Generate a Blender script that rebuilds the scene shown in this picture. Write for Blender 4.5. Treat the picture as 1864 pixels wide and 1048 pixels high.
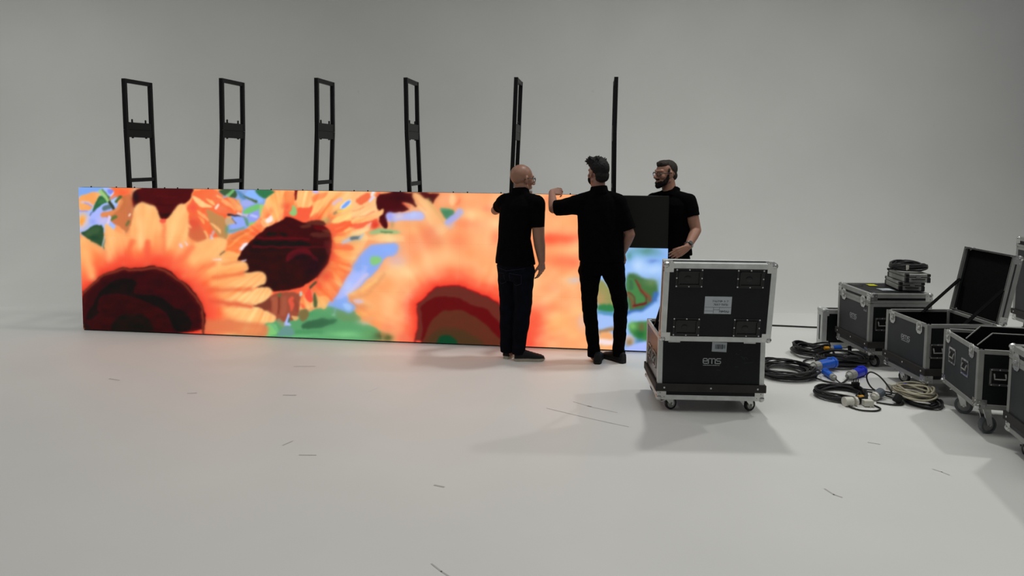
import bpy, bmesh, math, random
import numpy as np
from mathutils import Vector, Matrix, noise

for o in list(bpy.data.objects):
    bpy.data.objects.remove(o)
scene = bpy.context.scene
col = scene.collection

# ---------------------------------------------------------------- camera (real lens, cropped phone frame -> vertical shift)
PITCH, ROLL, CAM_H, FPX = .0724920, .0095021, 1.846323, 1330.45
cam_data = bpy.data.cameras.new('camera')
cam = bpy.data.objects.new('camera', cam_data)
col.objects.link(cam)
_f = Vector((0, math.cos(PITCH), -math.sin(PITCH)))
_u0 = Vector((0, math.sin(PITCH), math.cos(PITCH)))
_r0 = Vector((1, 0, 0))
_ex = _r0 * math.cos(ROLL) + _u0 * math.sin(ROLL)
_ey = _u0 * math.cos(ROLL) - _r0 * math.sin(ROLL)
cam.matrix_world = Matrix(((_ex.x, _ey.x, -_f.x, 0), (_ex.y, _ey.y, -_f.y, 0), (_ex.z, _ey.z, -_f.z, CAM_H), (0, 0, 0, 1)))
cam_data.sensor_width = 36
cam_data.lens = 36 * FPX / 1864
cam_data.shift_y = -(524 - 383.54) / 1864
cam_data.clip_end = 200
scene.camera = cam

# ---------------------------------------------------------------- world, studio lamps and added fill, exposure
world = bpy.data.worlds.new('world')
scene.world = world
world.use_nodes = True
world.node_tree.nodes['Background'].inputs[0].default_value = (.93, .97, 1.0, 1)
world.node_tree.nodes['Background'].inputs[1].default_value = .13
scene.view_settings.view_transform = 'Standard'
scene.view_settings.look = 'None'
scene.view_settings.gamma = 1
scene.view_settings.exposure = 0
scene.view_settings.use_curve_mapping = False


def lamp(name, loc, size, power, aim=None, colr=(1, .99, .96), shape='DISK', size_y=None):
    d = bpy.data.lights.new(name, 'AREA')
    d.energy = power
    d.shape = shape
    d.size = size
    if size_y:
        d.size_y = size_y
    d.color = colr
    o = bpy.data.objects.new(name, d)
    col.objects.link(o)
    o.location = loc
    v = Vector(aim) - Vector(loc) if aim else Vector((0, 0, -1))
    o.rotation_euler = v.to_track_quat('-Z', 'Y').to_euler()
    return o


lamp('overhead_light', (2.0, 7.0, 5.6), .35, 84)
lamp('overhead_light', (-1.9, 7.4, 5.6), .35, 16)
lamp('overhead_light', (6.2, 7.2, 5.6), .35, 108)
lamp('overhead_light', (-9.0, 7.4, 5.6), .35, 175)  # added beyond the left edge to brighten that end of the wall
lamp('overhead_fill', (1.2, 2.6, 6.4), 9.0, 160, shape='RECTANGLE', size_y=3.6)  # unseen fill, added and sized to brighten the foreground floor


# ---------------------------------------------------------------- helpers
def lin(c):
    return tuple((v / 12.92 if v <= .04045 else ((v + .055) / 1.055) ** 2.4) for v in c)


def srgb(r, g, b):
    return lin((r / 255, g / 255, b / 255))


MATS = {}


def mat(name, rgb, rough=.5, metal=0.0, spec=.5, noise_amt=0.0, noise_scale=30.0, bump=0.0, bump_scale=60.0, coat=0.0):
    m = bpy.data.materials.new(name)
    m.use_nodes = True
    nt = m.node_tree
    b = nt.nodes['Principled BSDF']
    b.inputs['Base Color'].default_value = (*rgb, 1)
    b.inputs['Roughness'].default_value = rough
    b.inputs['Metallic'].default_value = metal
    b.inputs['Specular IOR Level'].default_value = spec
    b.inputs['Coat Weight'].default_value = coat
    tc = nt.nodes.new('ShaderNodeTexCoord')
    if noise_amt:
        n = nt.nodes.new('ShaderNodeTexNoise')
        n.inputs['Scale'].default_value = noise_scale
        n.inputs['Detail'].default_value = 4
        nt.links.new(tc.outputs['Object'], n.inputs['Vector'])
        r = nt.nodes.new('ShaderNodeMapRange')
        r.inputs['From Min'].default_value = .3
        r.inputs['From Max'].default_value = .7
        r.inputs['To Min'].default_value = 1 - noise_amt
        r.inputs['To Max'].default_value = 1 + noise_amt
        nt.links.new(n.outputs['Fac'], r.inputs['Value'])
        mx = nt.nodes.new('ShaderNodeVectorMath')
        mx.operation = 'SCALE'
        mx.inputs[0].default_value = rgb
        nt.links.new(r.outputs[0], mx.inputs['Scale'])
        nt.links.new(mx.outputs[0], b.inputs['Base Color'])
    if bump:
        n2 = nt.nodes.new('ShaderNodeTexNoise')
        n2.inputs['Scale'].default_value = bump_scale
        n2.inputs['Detail'].default_value = 3
        nt.links.new(tc.outputs['Object'], n2.inputs['Vector'])
        bp = nt.nodes.new('ShaderNodeBump')
        bp.inputs['Strength'].default_value = bump
        bp.inputs['Distance'].default_value = .004
        nt.links.new(n2.outputs['Fac'], bp.inputs['Height'])
        nt.links.new(bp.outputs['Normal'], b.inputs['Normal'])
    MATS[name] = m
    return m


def tag(o, label=None, cat=None, group=None, kind=None):
    if label:
        o['label'] = label
    if cat:
        o['category'] = cat
    if group:
        o['group'] = group
    if kind:
        o['kind'] = kind
    return o


def empty(name, loc, rz=0.0, label=None, cat=None, group=None):
    o = bpy.data.objects.new(name, None)
    o.empty_display_size = .1
    col.objects.link(o)
    o.location = loc
    o.rotation_euler = (0, 0, rz)
    return tag(o, label, cat, group)


def link(name, me, material, parent=None, smooth=False):
    o = bpy.data.objects.new(name, me)
    if material is not None and not me.materials:
        for m in (material if isinstance(material, (list, tuple)) else [material]):
            me.materials.append(m)
    col.objects.link(o)
    o.parent = parent
    if smooth:
        me.shade_smooth()
    return o


class MB:
    """collects simple solids and builds them as one mesh object"""

    def __init__(self):
        self.v, self.f, self.m = [], [], []
        self.mi = 0

    def add(self, vs, fs):
        n = len(self.v)
        self.v += [tuple(p) for p in vs]
        self.f += [tuple(n + i for i in f) for f in fs]
        self.m += [self.mi] * len(fs)

    def box(self, c, s, rot=None):
        h = Vector(s) / 2
        vs = [Vector((x * h.x, y * h.y, z * h.z)) for x in (-1, 1) for y in (-1, 1) for z in (-1, 1)]
        if rot is not None:
            vs = [rot @ q for q in vs]
        vs = [q + Vector(c) for q in vs]
        self.add(vs, [(0, 1, 3, 2), (4, 6, 7, 5), (0, 4, 5, 1), (2, 3, 7, 6), (0, 2, 6, 4), (1, 5, 7, 3)])
        return self

    def bb(self, x0, x1, y0, y1, z0, z1):
        return self.box(((x0 + x1) / 2, (y0 + y1) / 2, (z0 + z1) / 2), (abs(x1 - x0), abs(y1 - y0), abs(z1 - z0)))

    def bar(self, p0, p1, w, h, up=(0, 0, 1)):
        p0, p1 = Vector(p0), Vector(p1)
        d = p1 - p0
        L = d.length
        d.normalize()
        u = Vector(up)
        if abs(u.dot(d)) > .98:
            u = Vector((1, 0, 0))
        s = d.cross(u).normalized()
        u = s.cross(d).normalized()
        R = Matrix((d, s, u)).transposed()
        return self.box((p0 + p1) / 2, (L, w, h), R)

    def cyl(self, p0, p1, r0, r1=None, n=12):
        r1 = r0 if r1 is None else r1
        p0, p1 = Vector(p0), Vector(p1)
        d = (p1 - p0).normalized()
        a = d.orthogonal().normalized()
        b = d.cross(a)
        vs = []
        for p, r in ((p0, r0), (p1, r1)):
            vs += [p + (a * math.cos(t) + b * math.sin(t)) * r for t in [2 * math.pi * i / n for i in range(n)]]
        fs = [(i, (i + 1) % n, n + (i + 1) % n, n + i) for i in range(n)]
        fs += [tuple(range(n))[::-1], tuple(range(n, 2 * n))]
        self.add(vs, fs)
        return self

    def sphere(self, c, r, n=10, m=7):
        c = Vector(c)
        r = Vector(r) if isinstance(r, (tuple, list, Vector)) else Vector((r, r, r))
        vs = [c + Vector((0, 0, r.z))]
        for j in range(1, m):
            t = math.pi * j / m
            vs += [c + Vector((r.x * math.sin(t) * math.cos(2 * math.pi * i / n), r.y * math.sin(t) * math.sin(2 * math.pi * i / n), r.z * math.cos(t))) for i in range(n)]
        vs.append(c - Vector((0, 0, r.z)))
        fs = [(0, 1 + i, 1 + (i + 1) % n) for i in range(n)]
        for j in range(m - 2):
            a, b = 1 + j * n, 1 + (j + 1) * n
            fs += [(a + i, b + i, b + (i + 1) % n, a + (i + 1) % n) for i in range(n)]
        a = 1 + (m - 2) * n
        e = len(vs) - 1
        fs += [(a + i, e, a + (i + 1) % n) for i in range(n)]
        self.add(vs, fs)
        return self

    def tube(self, pts, r, n=6, closed=False):
        P = [Vector(p) for p in pts]
        k = len(P)
        rr = r if isinstance(r, (list, tuple)) else [r] * k
        T = []
        for i in range(k):
            a = P[(i - 1) % k] if (closed or i > 0) else P[0]
            b = P[(i + 1) % k] if (closed or i < k - 1) else P[-1]
            T.append((b - a).normalized())
        nrm = T[0].orthogonal().normalized()
        vs = []
        for i in range(k):
            nrm = (nrm - T[i] * nrm.dot(T[i])).normalized()
            bn = T[i].cross(nrm)
            vs += [P[i] + (nrm * math.cos(2 * math.pi * j / n) + bn * math.sin(2 * math.pi * j / n)) * rr[i] for j in range(n)]
        fs = []
        for i in range(k if closed else k - 1):
            a, b = i * n, ((i + 1) % k) * n
            fs += [(a + j, a + (j + 1) % n, b + (j + 1) % n, b + j) for j in range(n)]
        if not closed:
            fs += [tuple(range(n))[::-1], tuple(range((k - 1) * n, k * n))]
        self.add(vs, fs)
        return self

    def prism(self, poly, z0, z1, fn=lambda x, y, z: (x, y, z)):
        n = len(poly)
        vs = [fn(x, y, z0) for x, y in poly] + [fn(x, y, z1) for x, y in poly]
        fs = [tuple(range(n))[::-1], tuple(range(n, 2 * n))] + [(i, (i + 1) % n, n + (i + 1) % n, n + i) for i in range(n)]
        self.add(vs, fs)
        return self

    def mesh(self, name, bevel=0.0):
        me = bpy.data.meshes.new(name)
        me.from_pydata(self.v, [], self.f)
        me.polygons.foreach_set('material_index', self.m)
        bm = bmesh.new()
        bm.from_mesh(me)
        bmesh.ops.recalc_face_normals(bm, faces=bm.faces)
        if bevel:
            bmesh.ops.bevel(bm, geom=[e for e in bm.edges], offset=bevel, segments=1, affect='EDGES', clamp_overlap=True)
        bm.to_mesh(me)
        bm.free()
        return me

    def build(self, name, material, parent=None, bevel=0.0, smooth=False):
        return link(name, self.mesh(name, bevel), material, parent, smooth)


def ribbon(mb, pts, w, place, t=.0008, closed=False):
    """flat stroke of printed lettering: pts 2-D, place(x, y, h) -> 3-D"""
    k = len(pts) - (0 if closed else 1)
    for i in range(k):
        a, b = Vector(pts[i]), Vector(pts[(i + 1) % len(pts)])
        d = (b - a)
        if d.length < 1e-6:
            continue
        d.normalize()
        s = Vector((-d.y, d.x)) * w / 2
        a, b = a - d * w * .42, b + d * w * .42
        q = [a + s, b + s, b - s, a - s]
        mb.add([place(p.x, p.y, t) for p in q], [(0, 1, 2, 3)])


# ---------------------------------------------------------------- materials
mat('alu', srgb(196, 199, 196), .45, .3, .5, .10, 14)
mat('alu_dull', srgb(146, 147, 143), .5, .3, .5, .10, 14)
mat('chrome', srgb(190, 190, 188), .25, .9, .5, .05, 40)
mat('case_side_lit', srgb(26, 25, 25), .27, 0, .9, .1, 9)  # case_black laminate again, lightened and glossed to carry the screen's light
mat('case_black', srgb(14, 17, 18), .5, 0, .22, .16, 9, .25, 260)
mat('case_grey', srgb(43, 46, 47), .5, 0, .3, .12, 8, .25, 260)
mat('bumper', srgb(44, 42, 40), .7, 0, .3, .15, 12, .2, 120)
mat('plastic_black', srgb(16, 17, 17), .45, 0, .4, .1, 30)
mat('foam_black', srgb(11, 11, 11), .95, 0, .1, .2, 60, .4, 160)
mat('rubber', srgb(24, 24, 25), .6, 0, .4, .1, 30)
mat('rubber_grey', srgb(88, 92, 95), .55, 0, .4, .1, 30)
mat('truss_black', srgb(8, 9, 9), .5, 0, .25, .15, 20)
mat('panel_back', srgb(12, 12, 13), .5, 0, .4, .1, 20)
mat('panel_dark', srgb(24, 24, 19), .55, 0, .3, .05, 200)
mat('paper', srgb(176, 182, 186), .7, 0, .2, .04, 8)
mat('ink', srgb(60, 64, 70), .7, 0, .2)
mat('logo_white', srgb(176, 180, 180), .6, 0, .2)
mat('label_yellow', srgb(196, 196, 20), .6, 0, .2)
mat('cable_black', srgb(20, 20, 21), .42, 0, .45, .1, 40)
mat('cable_beige', srgb(168, 162, 140), .5, 0, .4, .08, 40)
mat('plug_blue', srgb(28, 92, 196), .4, 0, .45, .06, 30)
mat('plug_navy', srgb(24, 44, 190), .4, 0, .45, .06, 30)
mat('plug_grey', srgb(152, 152, 146), .45, 0, .45, .06, 30)
mat('plug_slate', srgb(84, 92, 100), .45, 0, .45, .06, 30)
mat('plug_white', srgb(206, 204, 192), .45, 0, .4, .05, 30)
mat('tape_yellow', srgb(214, 150, 24), .5, 0, .4, .08, 30)
mat('cloth_black', srgb(7, 7, 8), .95, 0, .04, .25, 20, .5, 90)
mat('denim', srgb(12, 14, 21), .95, 0, .05, .3, 14, .4, 300)
mat('stitch', srgb(44, 46, 58), .9, 0, .1)
mat('trouser_black', srgb(6, 6, 7), .95, 0, .04, .25, 18, .4, 120)
mat('skin_a', srgb(146, 107, 88), .42, 0, .35, .06, 20, .1, 200)
mat('skin_b', srgb(154, 114, 98), .55, 0, .35, .06, 20, .1, 200)
mat('skin_c', srgb(158, 116, 96), .55, 0, .35, .06, 20, .1, 200)
mat('hair_black', srgb(17, 15, 15), .7, 0, .25, .3, 60, .9, 120)
mat('hair_brown', srgb(44, 38, 33), .7, 0, .25, .35, 60, .9, 140)
mat('beard', srgb(22, 17, 16), .8, 0, .2, .3, 60, .9, 160)
mat('mask_black', srgb(14, 14, 15), .9, 0, .1)
mat('mask_white', srgb(190, 190, 186), .9, 0, .1)
mat('eye_white', srgb(170, 160, 152), .3, 0, .5)
mat('glasses', srgb(24, 16, 16), .35, 0, .5)
mat('sole_pale', srgb(164, 156, 140), .8, 0, .2, .08, 30)
mat('sole_black', srgb(20, 20, 20), .7, 0, .3)
mat('shoe_black', srgb(17, 17, 18), .7, 0, .3, .15, 40)
mat('watch_steel', srgb(150, 150, 150), .3, .9, .5)
mat('scuff', srgb(184, 182, 178), .7, 0, .2)
mat('scuff_light', srgb(226, 226, 226), .7, 0, .2)


def surface_mat(name, rgb, rough, spec, mottle):
    """white studio paint with faint dirt clouds and small scuffs"""
    m = bpy.data.materials.new(name)
    m.use_nodes = True
    nt = m.node_tree
    b = nt.nodes['Principled BSDF']
    b.inputs['Roughness'].default_value = rough
    b.inputs['Specular IOR Level'].default_value = spec
    tc = nt.nodes.new('ShaderNodeTexCoord')
    n = nt.nodes.new('ShaderNodeTexNoise')
    n.inputs['Scale'].default_value = .9
    n.inputs['Detail'].default_value = 6
    nt.links.new(tc.outputs['Object'], n.inputs['Vector'])
    r = nt.nodes.new('ShaderNodeMapRange')
    r.inputs['From Min'].default_value = .3
    r.inputs['From Max'].default_value = .7
    r.inputs['To Min'].default_value = 1 - mottle
    r.inputs['To Max'].default_value = 1
    nt.links.new(n.outputs['Fac'], r.inputs['Value'])
    mp = nt.nodes.new('ShaderNodeMapping')
    mp.inputs['Scale'].default_value = (5, 14, 5)
    mp.inputs['Rotation'].default_value = (0, 0, .4)
    nt.links.new(tc.outputs['Object'], mp.inputs['Vector'])
    n2 = nt.nodes.new('ShaderNodeTexNoise')
    n2.inputs['Scale'].default_value = 1.0
    n2.inputs['Detail'].default_value = 5
    n2.inputs['Roughness'].default_value = .62
    nt.links.new(mp.outputs[0], n2.inputs['Vector'])
    r2 = nt.nodes.new('ShaderNodeMapRange')
    r2.inputs['From Min'].default_value = .70
    r2.inputs['From Max'].default_value = .80
    r2.inputs['To Min'].default_value = 1
    r2.inputs['To Max'].default_value = 1 - mottle * 2.5
    nt.links.new(n2.outputs['Fac'], r2.inputs['Value'])
    mul = nt.nodes.new('ShaderNodeMath')
    mul.operation = 'MULTIPLY'
    nt.links.new(r.outputs[0], mul.inputs[0])
    nt.links.new(r2.outputs[0], mul.inputs[1])
    sc = nt.nodes.new('ShaderNodeVectorMath')
    sc.operation = 'SCALE'
    sc.inputs[0].default_value = rgb
    nt.links.new(mul.outputs[0], sc.inputs['Scale'])
    nt.links.new(sc.outputs[0], b.inputs['Base Color'])
    MATS[name] = m
    return m


surface_mat('studio_paint', srgb(221, 221, 217), .5, .35, .05)

# ---------------------------------------------------------------- the studio: floor and the cyclorama wall with its cove
COVE_Y, COVE_R, WALL_H, HALF_W = 8.7, 5.4, 7.5, 16.0
fl = MB().bb(-HALF_W, HALF_W, -6.0, COVE_Y, -.1, 0)
floor = tag(fl.build('floor', MATS['studio_paint']), 'white painted studio floor, lightly scuffed', kind='structure')
prof = [(COVE_Y, 0.0)]                               # the cove's bend eases in and out, so that no line shows
NC = 90
for i in range(NC):
    k = (i + .5) / NC
    th = math.pi / 2 * k * k * (3 - 2 * k)
    prof.append((prof[-1][0] + math.cos(th) * COVE_R / NC, prof[-1][1] + math.sin(th) * COVE_R / NC))
prof += [(prof[-1][0], prof[-1][1] + (WALL_H - prof[-1][1]) * i / 12) for i in range(1, 13)]
mb = MB()
nn = len(prof)
T = .2
mb.add([(-HALF_W, y, z) for y, z in prof] + [(HALF_W, y, z) for y, z in prof], [(i, nn + i, nn + i + 1, i + 1) for i in range(nn - 1)])
me = mb.mesh('wall_back')
me.shade_smooth()
wall = link('wall_back', me, MATS['studio_paint'])
so = wall.modifiers.new('thickness', 'SOLIDIFY')
so.thickness = T
so.offset = -1 if me.polygons[nn - 3].normal.y < 0 else 1
tag(wall, 'plain pale grey studio cyclorama wall curving down into the floor', kind='structure')


def scuff(pts, w, m='scuff'):
    s = MB()
    ribbon(s, pts, w, lambda x, y, h: (x, y, .0012))
    return s.build('scuff_mark', MATS[m], floor)


# ---------------------------------------------------------------- picture shown on the LED wall
VW = dict(A=(140, 335, 6.989), B=(320, 335, 6.989), C=(480, 335, 6.989), D=(640, 335, 6.657), E=(380, 480, 6.989),
          F=(540, 480, 6.989), G=(700, 480, 6.55), H=(960, 340, 3.49), I=(1040, 450, 4.761), J=(130, 320, 3.4925),
          K=(430, 320, 3.275), L=(760, 320, 2.91), N=(0, 0, 1.0))


class Painter:
    """Soft-edged polygons, blobs and strokes painted over sample points (X, Y) of the picture."""

    def __init__(self, X, Y):
        self.X, self.Y = X, Y
        self.C = np.zeros(X.shape + (3,))

    def cv(self, v, pts):
        ox, oy, s = VW[v]
        return np.array([(ox + x / s, oy + y / s) for x, y in pts])

    def window(self, lo, hi):
        i = np.nonzero((self.X > lo[0]) & (self.X < hi[0]) & (self.Y > lo[1]) & (self.Y < hi[1]))
        return i

    def sdist(self, P, x, y):
        d = np.full(x.shape, 1e9)
        ins = np.zeros(x.shape, bool)
        n = len(P)
        for i in range(n):
            ax, ay = P[i]
            bx, by = P[(i + 1) % n]
            ex, ey = bx - ax, by - ay
            t = np.clip(((x - ax) * ex + (y - ay) * ey) / (ex * ex + ey * ey + 1e-9), 0, 1)
            d = np.minimum(d, (x - ax - t * ex) ** 2 + (y - ay - t * ey) ** 2)
            if ay != by:
                c = ((ay > y) != (by > y)) & (x < ex * (y - ay) / (by - ay) + ax)
                ins ^= c
        d = np.sqrt(d)
        return np.where(ins, d, -d)

    def smooth(self, P, k=2):
        for _ in range(k):
            Q = np.roll(P, -1, 0)
            P = np.stack([P * .75 + Q * .25, P * .25 + Q * .75], 1).reshape(-1, 2)
        return P

    def mix(self, i, a, col):
        a = a[:, None]
        self.C[i] = self.C[i] * (1 - a) + np.asarray(col, float) * a

    def poly(self, v, pts, col, blur=1.2, col2=None, g=None, op=1.0, sm=1):
        P = self.cv(v, pts)
        if sm:
            P = self.smooth(P, sm)
        i = self.window(P.min(0) - blur * 2, P.max(0) + blur * 2)
        if not len(i[0]):
            return
        x, y = self.X[i], self.Y[i]
        t = np.clip((self.sdist(P, x, y) + blur) / (2 * blur), 0, 1)
        a = t * t * (3 - 2 * t) * op
        if col2 is not None:
            q = self.cv(v, g)
            e = q[1] - q[0]
            k = np.clip(((x - q[0][0]) * e[0] + (y - q[0][1]) * e[1]) / (e @ e), 0, 1)[:, None]
            col = np.asarray(col, float) * (1 - k) + np.asarray(col2, float) * k
        self.mix(i, a, col)

    def blob(self, v, c, r, col, op=1.0, ang=0):
        s = VW[v][2]
        c = self.cv(v, [c])[0]
        rx, ry = (r if isinstance(r, tuple) else (r, r))
        rx /= s
        ry /= s
        m = max(rx, ry) * 2.2
        i = self.window(c - m, c + m)
        if not len(i[0]):
            return
        x, y = self.X[i] - c[0], self.Y[i] - c[1]
        ca, sa = math.cos(math.radians(ang)), math.sin(math.radians(ang))
        q = ((x * ca + y * sa) / rx) ** 2 + ((-x * sa + y * ca) / ry) ** 2
        self.mix(i, op * np.exp(-q * 1.1), col)

    def stroke(self, v, pts, w, col, blur=1.0, op=1.0):
        s = VW[v][2]
        P = self.cv(v, pts)
        w0, w1 = (w if isinstance(w, tuple) else (w, w))
        w0 /= 2 * s
        w1 /= 2 * s
        m = max(w0, w1) + 2 * blur
        i = self.window(P.min(0) - m, P.max(0) + m)
        if not len(i[0]):
            return
        x, y = self.X[i], self.Y[i]
        best = np.full(x.shape, -1e9)
        n = len(P) - 1
        for k in range(n):
            e = P[k + 1] - P[k]
            t = np.clip(((x - P[k][0]) * e[0] + (y - P[k][1]) * e[1]) / (e @ e + 1e-9), 0, 1)
            d = np.hypot(x - P[k][0] - t * e[0], y - P[k][1] - t * e[1])
            rad = w0 + (w1 - w0) * (k + t) / n
            best = np.maximum(best, rad - d)
        t = np.clip((best + blur) / (2 * blur), 0, 1)
        self.mix(i, op * t * t * (3 - 2 * t), col)

    def field(self, v, outline, disc, ramp, blur=1.5):
        """petal mass: colour follows the distance from the flower's disc"""
        P = self.cv(v, outline)
        Dd = self.cv(v, disc)
        i = self.window(P.min(0) - 4, P.max(0) + 4)
        x, y = self.X[i], self.Y[i]
        t = np.clip((self.sdist(self.smooth(P, 2), x, y) + blur) / (2 * blur), 0, 1)
        d = np.maximum(-self.sdist(Dd, x, y), 0)
        ks = [r[0] for r in ramp]
        col = np.stack([np.interp(d, ks, [r[1][c] for r in ramp]) for c in range(3)], -1)
        self.mix(i, t * t * (3 - 2 * t), col)


def paint_picture(X, Y):
    p = Painter(X, Y)
    LO, MO, DO, RD = (255, 212, 142), (255, 176, 112), (255, 132, 88), (250, 78, 52)
    DM, NB, MR = (76, 10, 14), (30, 15, 14), (96, 6, 12)
    BL, PL, LB = (146, 178, 255), (200, 200, 255), (160, 200, 255)
    GD, GR, LG = (52, 106, 66), (104, 178, 118), (146, 204, 128)
    p.C[:] = (255, 170, 110)
    # ---- upper left corner: sky, pale flower, stem and leaves
    p.poly('A', [(-20, 20), (500, 20), (520, 560), (330, 640), (-20, 680)], (165, 190, 255), 2)
    p.poly('A', [(-20, 20), (330, 40), (270, 100), (100, 140), (-20, 160)], (130, 170, 240), 1.5)
    p.poly('A', [(10, 150), (130, 125), (280, 105), (300, 150), (220, 240), (170, 330), (110, 350), (15, 345)], (250, 180, 110), 1.2)
    p.stroke('A', [(60, 230), (150, 240), (200, 275)], 34, (225, 190, 190), 2)
    p.stroke('A', [(95, 245), (185, 275)], 16, (150, 150, 240), 1)
    p.stroke('A', [(15, 352), (120, 356)], 14, (140, 130, 235), 1.2)
    p.blob('A', (75, 465), (70, 95), (255, 190, 110))
    p.blob('A', (60, 480), (30, 50), (255, 175, 80))
    p.stroke('A', [(150, 420), (130, 500), (60, 560)], 26, (220, 200, 240), 3, .6)
    p.poly('A', [(180, 365), (245, 330), (400, 245), (430, 300), (400, 470), (320, 520), (180, 515), (165, 430)], (172, 185, 255), 2)
    p.blob('A', (330, 470), (70, 50), (215, 195, 225), .7)
    p.blob('A', (200, 490), (40, 40), (150, 165, 240), .8)
    p.poly('A', [(285, 145), (420, 150), (415, 240), (330, 255), (245, 325), (180, 360), (215, 270), (245, 200)], (48, 104, 62), .8)
    p.poly('A', [(300, 190), (380, 220), (320, 250), (250, 265)], (70, 130, 75), 2, op=.6)
    p.stroke('A', [(160, 405), (180, 365), (240, 320)], 14, (90, 110, 160), 1)
    p.stroke('A', [(345, 320), (400, 300)], 60, (80, 110, 110), 1.5, .9)
    p.stroke('A', [(295, 95), (350, 160), (420, 245)], 46, (160, 205, 130), .8)
    p.stroke('A', [(315, 70), (380, 160), (425, 220)], 16, (90, 130, 70), .8)
    p.poly('A', [(370, 70), (440, 65), (485, 100), (430, 140), (375, 120)], (130, 140, 240), 1.2)
    p.stroke('A', [(430, 150), (490, 100)], 22, (225, 225, 255), 1)
    p.stroke('A', [(440, 255), (500, 190)], 50, (175, 205, 250), 1.2)
    p.stroke('A', [(415, 240), (455, 315)], 34, (52, 60, 48), .8)
    p.poly('A', [(410, 220), (480, 160), (600, 110), (700, 130), (720, 420), (640, 640), (560, 560), (450, 500), (380, 430), (320, 420),
                 (310, 370), (420, 360), (500, 310), (560, 200), (500, 165), (440, 205)], (208, 118, 72), 1.5)
    p.poly('A', [(400, 45), (780, 45), (700, 120), (600, 150), (480, 150), (420, 205), (410, 180), (490, 110)], (252, 128, 78), 1.2)
    p.blob('A', (590, 110), (90, 40), (250, 105, 65))
    p.blob('A', (740, 85), (50, 45), (250, 190, 140))
    p.stroke('A', [(490, 230), (545, 165)], 34, (78, 100, 52), 1.2)
    p.stroke('A', [(330, 400), (430, 380), (490, 330), (560, 230)], (60, 30), (228, 140, 85), 2)
    p.stroke('A', [(430, 450), (490, 415)], 44, (100, 115, 55), 1.6)
    p.stroke('A', [(385, 500), (415, 430)], 40, (225, 205, 240), 1.2)
    p.stroke('A', [(560, 330), (600, 250), (590, 180)], 50, (200, 115, 66), 3, .8)
    p.stroke('A', [(650, 290), (660, 420)], 70, (200, 115, 75), 3, .8)
    p.stroke('A', [(630, 520), (650, 480)], 40, (120, 110, 60), 2)
    p.stroke('A', [(650, 410), (662, 390)], 22, (255, 215, 190), .7)
    p.poly('A', [(30, 625), (120, 590), (230, 520), (330, 525), (340, 700), (330, 800), (280, 800), (140, 705)], (46, 78, 50), 1)
    p.poly('A', [(80, 630), (240, 540), (300, 560), (260, 640), (120, 680)], (62, 96, 60), 3, op=.8)
    p.blob('A', (220, 690), (60, 20), (30, 66, 44), .8)
    p.stroke('A', [(340, 700), (330, 790), (365, 850)], 26, (90, 110, 90), 1)
    p.stroke('A', [(345, 660), (310, 810)], 16, (190, 205, 215), 1, .8)
    # ---- flower at the top, dark disc
    p.poly('A', [(780, 45), (1260, 45), (1500, 45), (1420, 200), (1250, 330), (1200, 420), (1060, 470), (960, 380), (720, 350), (700, 140)], DM, 1, sm=1)
    p.blob('A', (740, 170), (40, 70), (35, 18, 24))
    p.blob('A', (1130, 390), (90, 25), (36, 12, 12))
    p.stroke('A', [(1000, 155), (1250, 165)], 20, (92, 14, 20), 2, .7)
    p.stroke('A', [(960, 270), (1240, 270)], 20, (60, 8, 12), 2, .7)
    p.blob('A', (716, 250), (18, 100), (110, 20, 22), .8)
    # ---- orange petals right of the top disc (view B)
    p.poly('B', [(235, 60), (540, 70), (640, 160), (770, 190), (840, 350), (800, 400), (640, 380), (600, 520), (600, 760), (300, 760),
                 (120, 640), (100, 400), (160, 260)], (250, 120, 75), 1.2)
    p.poly('B', [(360, 310), (500, 380), (600, 420), (640, 560), (650, 700), (560, 720), (420, 500)], (196, 138, 82), 2)
    p.poly('B', [(60, 560), (180, 430), (330, 560), (400, 740), (240, 760)], (214, 106, 66), 3)
    p.blob('B', (210, 500), (110, 90), (235, 80, 55), .8)
    p.blob('B', (200, 300), (50, 60), (245, 85, 62), .9)
    p.poly('B', [(200, 150), (280, 190), (370, 250), (480, 295), (400, 310), (320, 300), (235, 240), (195, 195)], (255, 214, 148), .9)
    p.poly('B', [(360, 180), (430, 190), (480, 235), (500, 280), (450, 265), (400, 220)], (255, 190, 122), .9)
    p.poly('B', [(240, 330), (310, 350), (390, 430), (420, 490), (350, 450), (290, 390)], (255, 180, 118), 1.5)
    p.poly('B', [(255, 400), (320, 430), (355, 490), (350, 530), (310, 490)], (255, 170, 105), 1)
    p.poly('B', [(100, 490), (160, 510), (200, 575), (150, 560)], (255, 165, 110), 1.5)
    p.poly('B', [(415, 490), (480, 510), (545, 570), (570, 650), (520, 600), (470, 540)], (255, 205, 140), .9)
    p.stroke('B', [(365, 620), (385, 680), (400, 730)], (40, 20), (252, 190, 125), 1.2)
    p.poly('B', [(500, 120), (560, 160), (640, 230), (720, 290), (760, 350), (680, 310), (590, 250), (520, 180)], (255, 176, 116), 1.2)
    p.poly('B', [(620, 170), (720, 190), (790, 250), (835, 345), (760, 340), (690, 260)], (250, 160, 100), 1.2)
    p.poly('B', [(490, 280), (560, 270), (660, 330), (720, 390), (600, 390), (500, 350)], (248, 130, 88), 1.5)
    p.stroke('B', [(500, 310), (530, 265)], 26, (255, 225, 205), 1)
    p.stroke('B', [(470, 190), (520, 180), (560, 200)], 22, (250, 110, 65), 1.5, .7)
    # blue and green patch
    p.poly('B', [(530, 60), (1200, 60), (1180, 150), (1110, 200), (1120, 300), (1160, 400), (1100, 540), (900, 590), (660, 650), (630, 560), (700, 420),
                 (640, 390), (840, 380), (835, 300), (780, 190), (640, 170), (570, 130)], (140, 170, 225), 1.5)
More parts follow.
